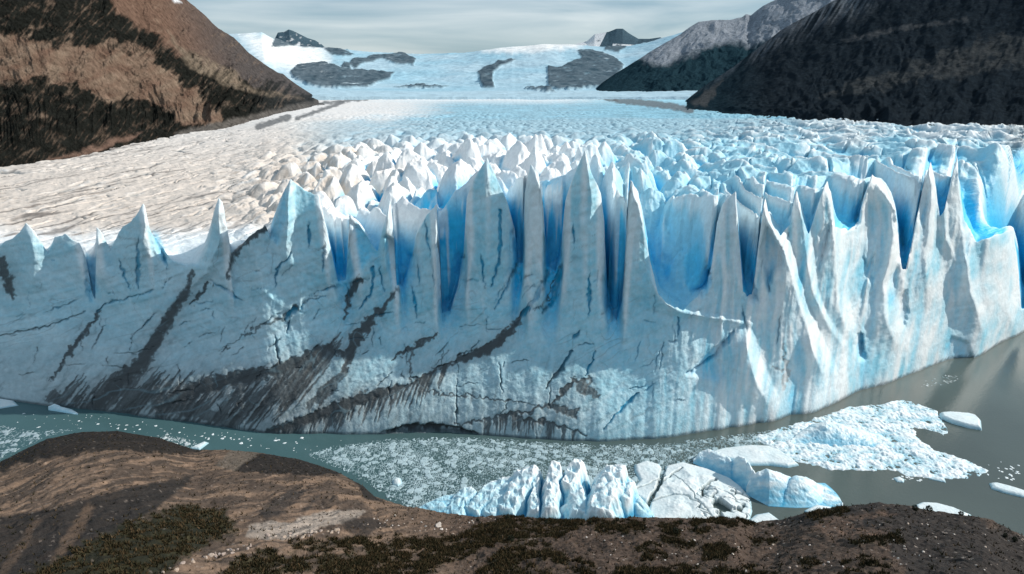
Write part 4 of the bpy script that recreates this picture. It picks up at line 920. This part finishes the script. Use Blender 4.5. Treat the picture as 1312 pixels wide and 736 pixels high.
def sheet(name, outline, res, zfun, mat, label, cat, kind=None, group=None, pad=0.0):
    P = on_plane([p[0] for p in outline], [p[1] for p in outline])
    x0, y0 = P.min(0); x1, y1 = P.max(0)
    gx, gy = np.meshgrid(np.arange(x0 - res, x1 + 2 * res, res), np.arange(y0 - res, y1 + 2 * res, res))
    wxp = gx + 1.2 * pad * fbm(gx / 3, gy / 3, 701, 3); wyp = gy + 1.2 * pad * fbm(gx / 3 + 9, gy / 3, 702, 3)
    d = polydist(wxp, wyp, P); ins = inpoly(wxp, wyp, P); d = np.where(ins, d, -d)
    z, cc = zfun(gx, gy, d)
    fm = (z > -.25); fm = fm[:-1, :-1] | fm[1:, 1:] | fm[:-1, 1:] | fm[1:, :-1]
    o = grid_obj(name, gx, gy, z, mat, cc, facemask=fm)
    tag(o, label, cat, group, kind); return o
FINS = [((540, 656), (600, 644), 1.8, 3.4, 3.6, 5), ((578, 668), (600, 646), 2.0, 4.6, 3.4, 3.2), ((606, 662), (640, 640), 3.2, 6.2, 3.4, 3.8), ((630, 668), (652, 640), 3.0, 6.6, 3.6, 2.4), ((652, 668), (682, 634), 4.2, 9.6, 5.4, 3.0), ((684, 672), (688, 638), 5.0, 8.0, 2.0, 1.3),
        ((704, 674), (711, 634), 6.0, 10.6, 3.0, 2.6), ((728, 652), (741, 631), 8.6, 11.0, 3.2, 2.6), ((742, 672), (733, 640), 4.6, 9.4, 3.6, 3.2), ((768, 678), (788, 637), 6.5, 10.6, 5.2, 4.6), ((797, 662), (806, 642), 6.5, 7.6, 3.0, 3.0), ((806, 650), (838, 666), 6.0, 1.2, 3.0, 4.0), ((752, 678), (764, 658), 2, 5.2, 2.6, 2.6)]
def fin_z(x, y, d):
    wx1 = x + .7 * noise(x / 2.6, y / 2.6, 661) + .25 * noise(x / .8, y / .8, 662); wy1 = y + .7 * noise(x / 2.6 + 7, y / 2.6, 663)
    z = np.full(x.shape, 1.2); 
    for (A, B, ha, hb, wl, wr) in FINS:
        (ax, ay), (bx, by) = on_plane([A[0], B[0]], [A[1], B[1]]); ex, ey = bx - ax, by - ay; L2 = ex * ex + ey * ey
        t = ((wx1 - ax) * ex + (wy1 - ay) * ey) / L2; tc1 = np.clip(t, 0, 1)
        s_ = ((wx1 - ax) * ey - (wy1 - ay) * ex) / math.sqrt(L2)          # right of the ridge is positive
        e_ = (t - tc1) * math.sqrt(L2)
        h_ = ha + (hb - ha) * tc1 ** .8
        q = np.hypot(np.where(s_ > 0, s_ / wr, -s_ / wl), e_ / 2.0)
        z = np.maximum(z, h_ * 1.04 * np.minimum(np.clip(1 - (q / 1.2) ** 1.9, -.2, 1), .86 + .07 * noise(x / 1.6, y / 1.6, 667)))
    v1, v2, vi = voronoi((x + z * .5) / 1.9, (y - z * .4) / 1.9, 664)
    z = z + ((vi - .5) * .55 * np.clip((v2 - v1) * 4, 0, 1) + .22 * ridged(x / 1.3, y / 1.3, 665, 3)) * sstep(.8, 2.5, z)
    z = z * sstep(-.1, 1.6, d) - .4 * (1 - sstep(-.1, .4, d))
    loc = blur1(blur1(z, 5, 0), 5, 1); cv = loc - z
    n = fbm(x / 2.2, y / 2.2 + z / 3, 666, 4)
    cc = mixc(ICEC, ICEW, np.clip(.25 + (z - 5) / 9 + .5 * n - cv * .9, 0, 1)); cc = mixc(cc, ICEB, np.clip(cv * 1.3 + .8 * np.clip(1 - z / 4.5, 0, 1) + .4 * n - .2, 0, .92))
    return z, cc
sheet('iceberg', [(530, 655), (548, 648), (570, 642), (600, 639), (630, 635), (660, 631), (700, 630), (740, 628), (770, 632), (800, 634), (815, 642), (842, 662), (846, 676), (842, 692), (700, 696), (600, 690), (530, 668)], .11, fin_z, M_berg, 'long jagged blue iceberg of joined fins beyond the near crest', 'iceberg')
def brash_z(cell, dens, white, hmax, seed, aniso=1.0):
    def f(x, y, d):
        f1, f2, cid = voronoi(x / cell, y / cell * aniso, seed); g1, g2, gid = voronoi(x / (cell * 3.2), y / (cell * 3.2) * aniso, seed + 3)
        n = fbm(x / 9, y / 9, seed + 5, 4)
        big = (gid > .72) & (g2 - g1 > .10); small = (cid < dens + .5 * n) & (f2 - f1 > .10)
        h = np.where(small, hmax * (.25 + .75 * cid) * np.clip((f2 - f1) * 3, 0, 1), -.4)
        h = np.where(big, np.maximum(h, hmax * (.7 + .4 * gid) + .05 * n), h)
        h = h + .12 * hmax * noise(x / .3, y / .3, seed + 8)
        h = np.where(d > 0, h, -.5)
        h = np.where((d < 2.5) & (cid > .25 + d / 3), -.5, h)
        v = np.clip(.45 + .9 * (h2(np.floor(cid * 999), np.floor(gid * 999), 3) - .5) + n, 0, 1)
        cc = mixc(np.array([.17, .26, .285]), white, v); cc = mixc(cc, np.array(white) * 1.05, big * .6)
        cc = mixc(cc, np.array([.05, .10, .11]), (h < .02) * .8)
        return h, cc
    return f
o = sheet('brash_ice', [(392, 583), (425, 572), (470, 566), (500, 562), (600, 560), (700, 566), (780, 570), (860, 567), (940, 557), (990, 551), (1010, 560), (1000, 574), (960, 580), (900, 590), (880, 600), (850, 620), (830, 650), (800, 660), (700, 668), (560, 668), (520, 652), (500, 642), (478, 625), (440, 604)],
      .17, brash_z(.52, .88, [.40, .52, .56], .12, 710), M_brash, 'grey blue brash ice packed into the channel below the glacier front', 'brash ice', 'stuff')
def fan_z(x, y, d):
    f1, f2, cid = voronoi(x / .9, y / 1.4, 731); n = fbm(x / 6, y / 4, 732, 5); r = ridged(x / 4 + y / 5, y / 2.2, 733, 4)
    h = .16 + .75 * n + .30 * r * sstep(0, 6, d) + .5 * (cid - .5) * (f2 - f1 + .3) + .12 * noise(x / .4, y / .4, 734)
    h = h * sstep(-.4, 1.2, d + .5 * noise(x / 1.2, y / 1.2, 736)) - .3 * (1 - sstep(-.2, .3, d))
    h = np.where(d < -.6, -.5, h)
    cc = mixc(np.array([.30, .56, .66]), np.array([.80, .85, .87]), np.clip(.12 + .6 * r + 1.1 * n + .45 * cid, 0, 1)); cc = mixc(cc, np.array([.14, .45, .60]), np.clip(-1.4 * n - .1 + .3 * (.5 - r), 0, .8))
    return h, cc
o = sheet('brash_ice', [(1130, 518), (1148, 513), (1170, 514), (1185, 521), (1200, 527), (1206, 534), (1218, 557), (1210, 558), (1190, 551), (1172, 549), (1175, 560), (1200, 578), (1240, 590), (1267, 604), (1252, 612), (1220, 614), (1190, 613), (1160, 611), (1148, 604), (1100, 604), (1060, 602), (1020, 592), (1000, 584), (985, 572), (960, 562), (1000, 548), (1040, 538), (1085, 522)],
      .2, fan_z, M_brash, 'white fan of dense brash ice spreading from the cliff into open water', 'brash ice', 'stuff', pad=1.0)
o = sheet('brash_ice', [(1185, 488), (1215, 480), (1235, 482), (1222, 490), (1205, 494), (1180, 496)], .25, brash_z(.8, .35, [.7, .74, .74], .15, 741), M_brash, 'thin scatter of ice bits under the right ice cliff', 'brash ice', 'stuff')
o = sheet('brash_ice', [(150, 566), (200, 558), (230, 560), (255, 566), (250, 578), (180, 578)], .17, brash_z(.5, .45, [.6, .66, .68], .15, 745), M_brash, 'loose ice bits stranded in the dark bay at left', 'brash ice', 'stuff')
o = sheet('brash_ice', [(-100, 570), (0, 545), (40, 552), (110, 548), (60, 560), (0, 590), (-100, 615)], .2, brash_z(.5, .4, [.35, .44, .48], .12, 747), M_brash, 'grey slush of ice bits along the far left shore', 'brash ice', 'stuff')

def floe_z(h, seed, cracks=(), broken=None, dome=1.0):
    def f(x, y, d):
        n = fbm(x / 5, y / 5, seed, 4)
        z = h * np.clip(d / .9, 0, 1) ** .6 + dome * sstep(0, 9, d) * (1 + n) + .08 * fbm(x / .7, y / .7, seed + 2, 3)
        cr = np.zeros(x.shape)
        for pts, w_ in cracks:
            Q = on_plane([p[0] for p in pts], [p[1] for p in pts]); q = polydist(x + .4 * noise(x / 2, y / 2, seed + 4), y + .4 * noise(x / 2 + 5, y / 2, seed + 5), [tuple(v) for v in Q], closed=False)
            cr = np.maximum(cr, sstep(w_, w_ * .4, q))
        if broken is not None:
            B = on_plane([p[0] for p in broken], [p[1] for p in broken]); bd = polydist(x, y, B); bd = np.where(inpoly(x, y, B), bd, -bd)
            f1, f2, cid = voronoi(x / 4.2 + .5 * noise(x / 2, y / 2, 5), y / 2.8 + x / 12 + .5 * noise(x / 2, y / 2, 6), seed + 7, 1.0); cr = np.maximum(cr, sstep(-.5, 1.5, bd) * np.maximum(sstep(.14, .06, f2 - f1), (cid < .12) * 1.0))
        z = z * (1 - cr) - .35 * cr
        z = np.where(d < 0, -.5, z)
        cc = mixc(np.array([.62, .73, .76]), np.array([.76, .81, .82]), np.clip(.5 + n, 0, 1)); cc = mixc(cc, np.array([.25, .5, .6]), np.clip(sstep(.8, .1, d), 0, 1) * .7); cc = mixc(cc, np.array([.10, .16, .17]), cr * .9)
        return z, cc
    return f
sheet('ice_floe', [(805, 632), (819, 617), (813, 605), (812, 597), (828, 591), (845, 596), (850, 603), (853, 598), (874, 593), (907, 602), (936, 614), (950, 625), (962, 639), (964, 656), (960, 672), (907, 680), (850, 680), (826, 668), (831, 648)], .16,
      floe_z(.7, 751, [([(850, 602), (848, 615), (844, 628), (831, 646), (825, 652)], .75), ([(805, 632), (825, 626), (846, 618)], .3), ([(874, 604), (862, 610), (850, 622)], .35), ([(831, 646), (862, 640), (880, 642), (895, 652)], .3), ([(918, 617), (908, 625), (900, 632), (900, 642)], .5), ([(936, 634), (962, 640)], .5), ([(860, 610), (880, 630), (895, 650)], .12)],
             [(898, 630), (940, 628), (970, 640), (970, 680), (905, 668), (880, 650)], dome=1.1), M_berg, 'large flat cracked floe of pale ice split into plates', 'ice floe')
sheet('ice_floe', [(905, 582), (925, 576), (960, 572), (985, 573), (1000, 579), (1014, 588), (1024, 597), (1010, 600), (985, 597), (955, 597), (930, 590)], .18, floe_z(.9, 761, dome=.8), M_berg, 'long flat white floe in front of the ice face', 'ice floe')
sheet('ice_floe', [(1203, 531), (1215, 530), (1240, 532), (1251, 535), (1257, 541), (1258, 552), (1240, 549), (1219, 543), (1205, 537)], .2, floe_z(1.2, 763, dome=.5), M_berg, 'wedge shaped white floe off the tip of the brash fan', 'ice floe')
sheet('ice_floe', [(1267, 620), (1275, 619), (1295, 624), (1320, 632), (1340, 641), (1310, 638), (1285, 632), (1270, 627)], .16, floe_z(.7, 765, dome=.3), M_berg, 'narrow white floe cut off by the right edge of the view', 'ice floe')
sheet('ice_floe', [(1172, 648), (1182, 644), (1200, 645), (1222, 651), (1245, 661), (1235, 668), (1190, 668), (1172, 660)], .14, floe_z(.6, 767, dome=.2), M_berg, 'pale grey floe just behind the three round shrubs', 'ice floe')
sheet('ice_floe', [(958, 668), (968, 660), (985, 657), (1000, 668), (1000, 680), (960, 682)], .12, floe_z(.5, 769, dome=.2), M_berg, 'small flat floe against the shore below the cracked floe', 'ice floe')
sheet('ice_floe', [(1030, 655), (1045, 647), (1065, 650), (1066, 660), (1040, 668)], .12, floe_z(.5, 770, dome=.2), M_berg, 'small pale floe behind the crest right of the smooth blue iceberg', 'ice floe')
sheet('ice_floe', [(1144, 613), (1152, 611), (1159, 615), (1158, 619), (1149, 618)], .12, floe_z(.5, 771, dome=.1), M_berg, 'little floe drifting just below the brash fan, nearest its middle', 'ice floe')
sheet('ice_floe', [(1188, 614), (1200, 611), (1210, 613), (1212, 619), (1202, 617)], .12, floe_z(.5, 773, dome=.1), M_berg, 'little ragged floe below the right part of the brash fan', 'ice floe')
sheet('ice_floe', [(502, 617), (507, 613), (514, 614), (516, 620), (510, 624), (503, 622)], .12, floe_z(.7, 775, dome=.3), M_berg, 'single round white floe in the grey brash by the shore', 'ice floe')
sheet('ice_floe', [(-20, 508), (0, 511), (18, 514), (24, 520), (0, 524), (-20, 522)], .2, floe_z(.5, 777, dome=.1), M_berg, 'flat grey floe at the far left foot of the glacier', 'ice floe')
sheet('ice_floe', [(242, 575), (262, 566), (268, 568), (256, 577)], .12, floe_z(.5, 779, dome=.1), M_stone, 'elongated white ice piece stranded on the left shore', 'ice floe')
# bits of ice drifting in the left part of the channel and in the open water
bits = []
for k in range(5):
    V, Fc, cc = rock_mesh('ice_fragment', 1.0, .35, 800 + k, np.array([.75, .82, .84])); bits.append(make_mesh('ice_fragment', V, Fc, M_berg, cc, smooth=False))
first = [True] * 5
def bit(px, py, s, label, group):
    k = random.randrange(5); p = on_plane(px, py)
    if first[k]: o = bits[k]; first[k] = False
    else: o = bits[k].copy(); COL.objects.link(o)
    o.location = (p[0], p[1], -.12 * s); o.scale = (s, s, s * random.uniform(.5, .9)); o.rotation_euler = (0, 0, random.uniform(0, 6)); tag(o, label, 'ice fragment', group)
for k in range(120):
    px = random.uniform(20, 440); yc = np.interp(px, [0, 110, 200, 300, 345, 440], [535, 538, 550, 562, 568, 570]); py = yc + random.gauss(0, 6)
    if py < np.interp(px, [0, 60, 110, 200, 280, 345, 440], [516, 525, 530, 542, 552, 561, 561]): continue
    bit(px, py, random.choice([.15, .2, .25, .4, .6]) * random.uniform(.7, 1.3), 'small white ice fragment drifting in the left channel', 'ice fragments in the channel')
for k in range(26):
    bit(random.gauss(1295, 18), random.gauss(605, 9), random.uniform(.2, .6), 'small white ice fragment drifting in open water at right', 'ice fragments in open water')
for k in range(20):
    bit(random.uniform(1140, 1200), random.gauss(616, 2) - 2, random.uniform(.2, .5), 'small white ice crumb trailing along the brash fan edge', 'ice crumbs beside the fan')
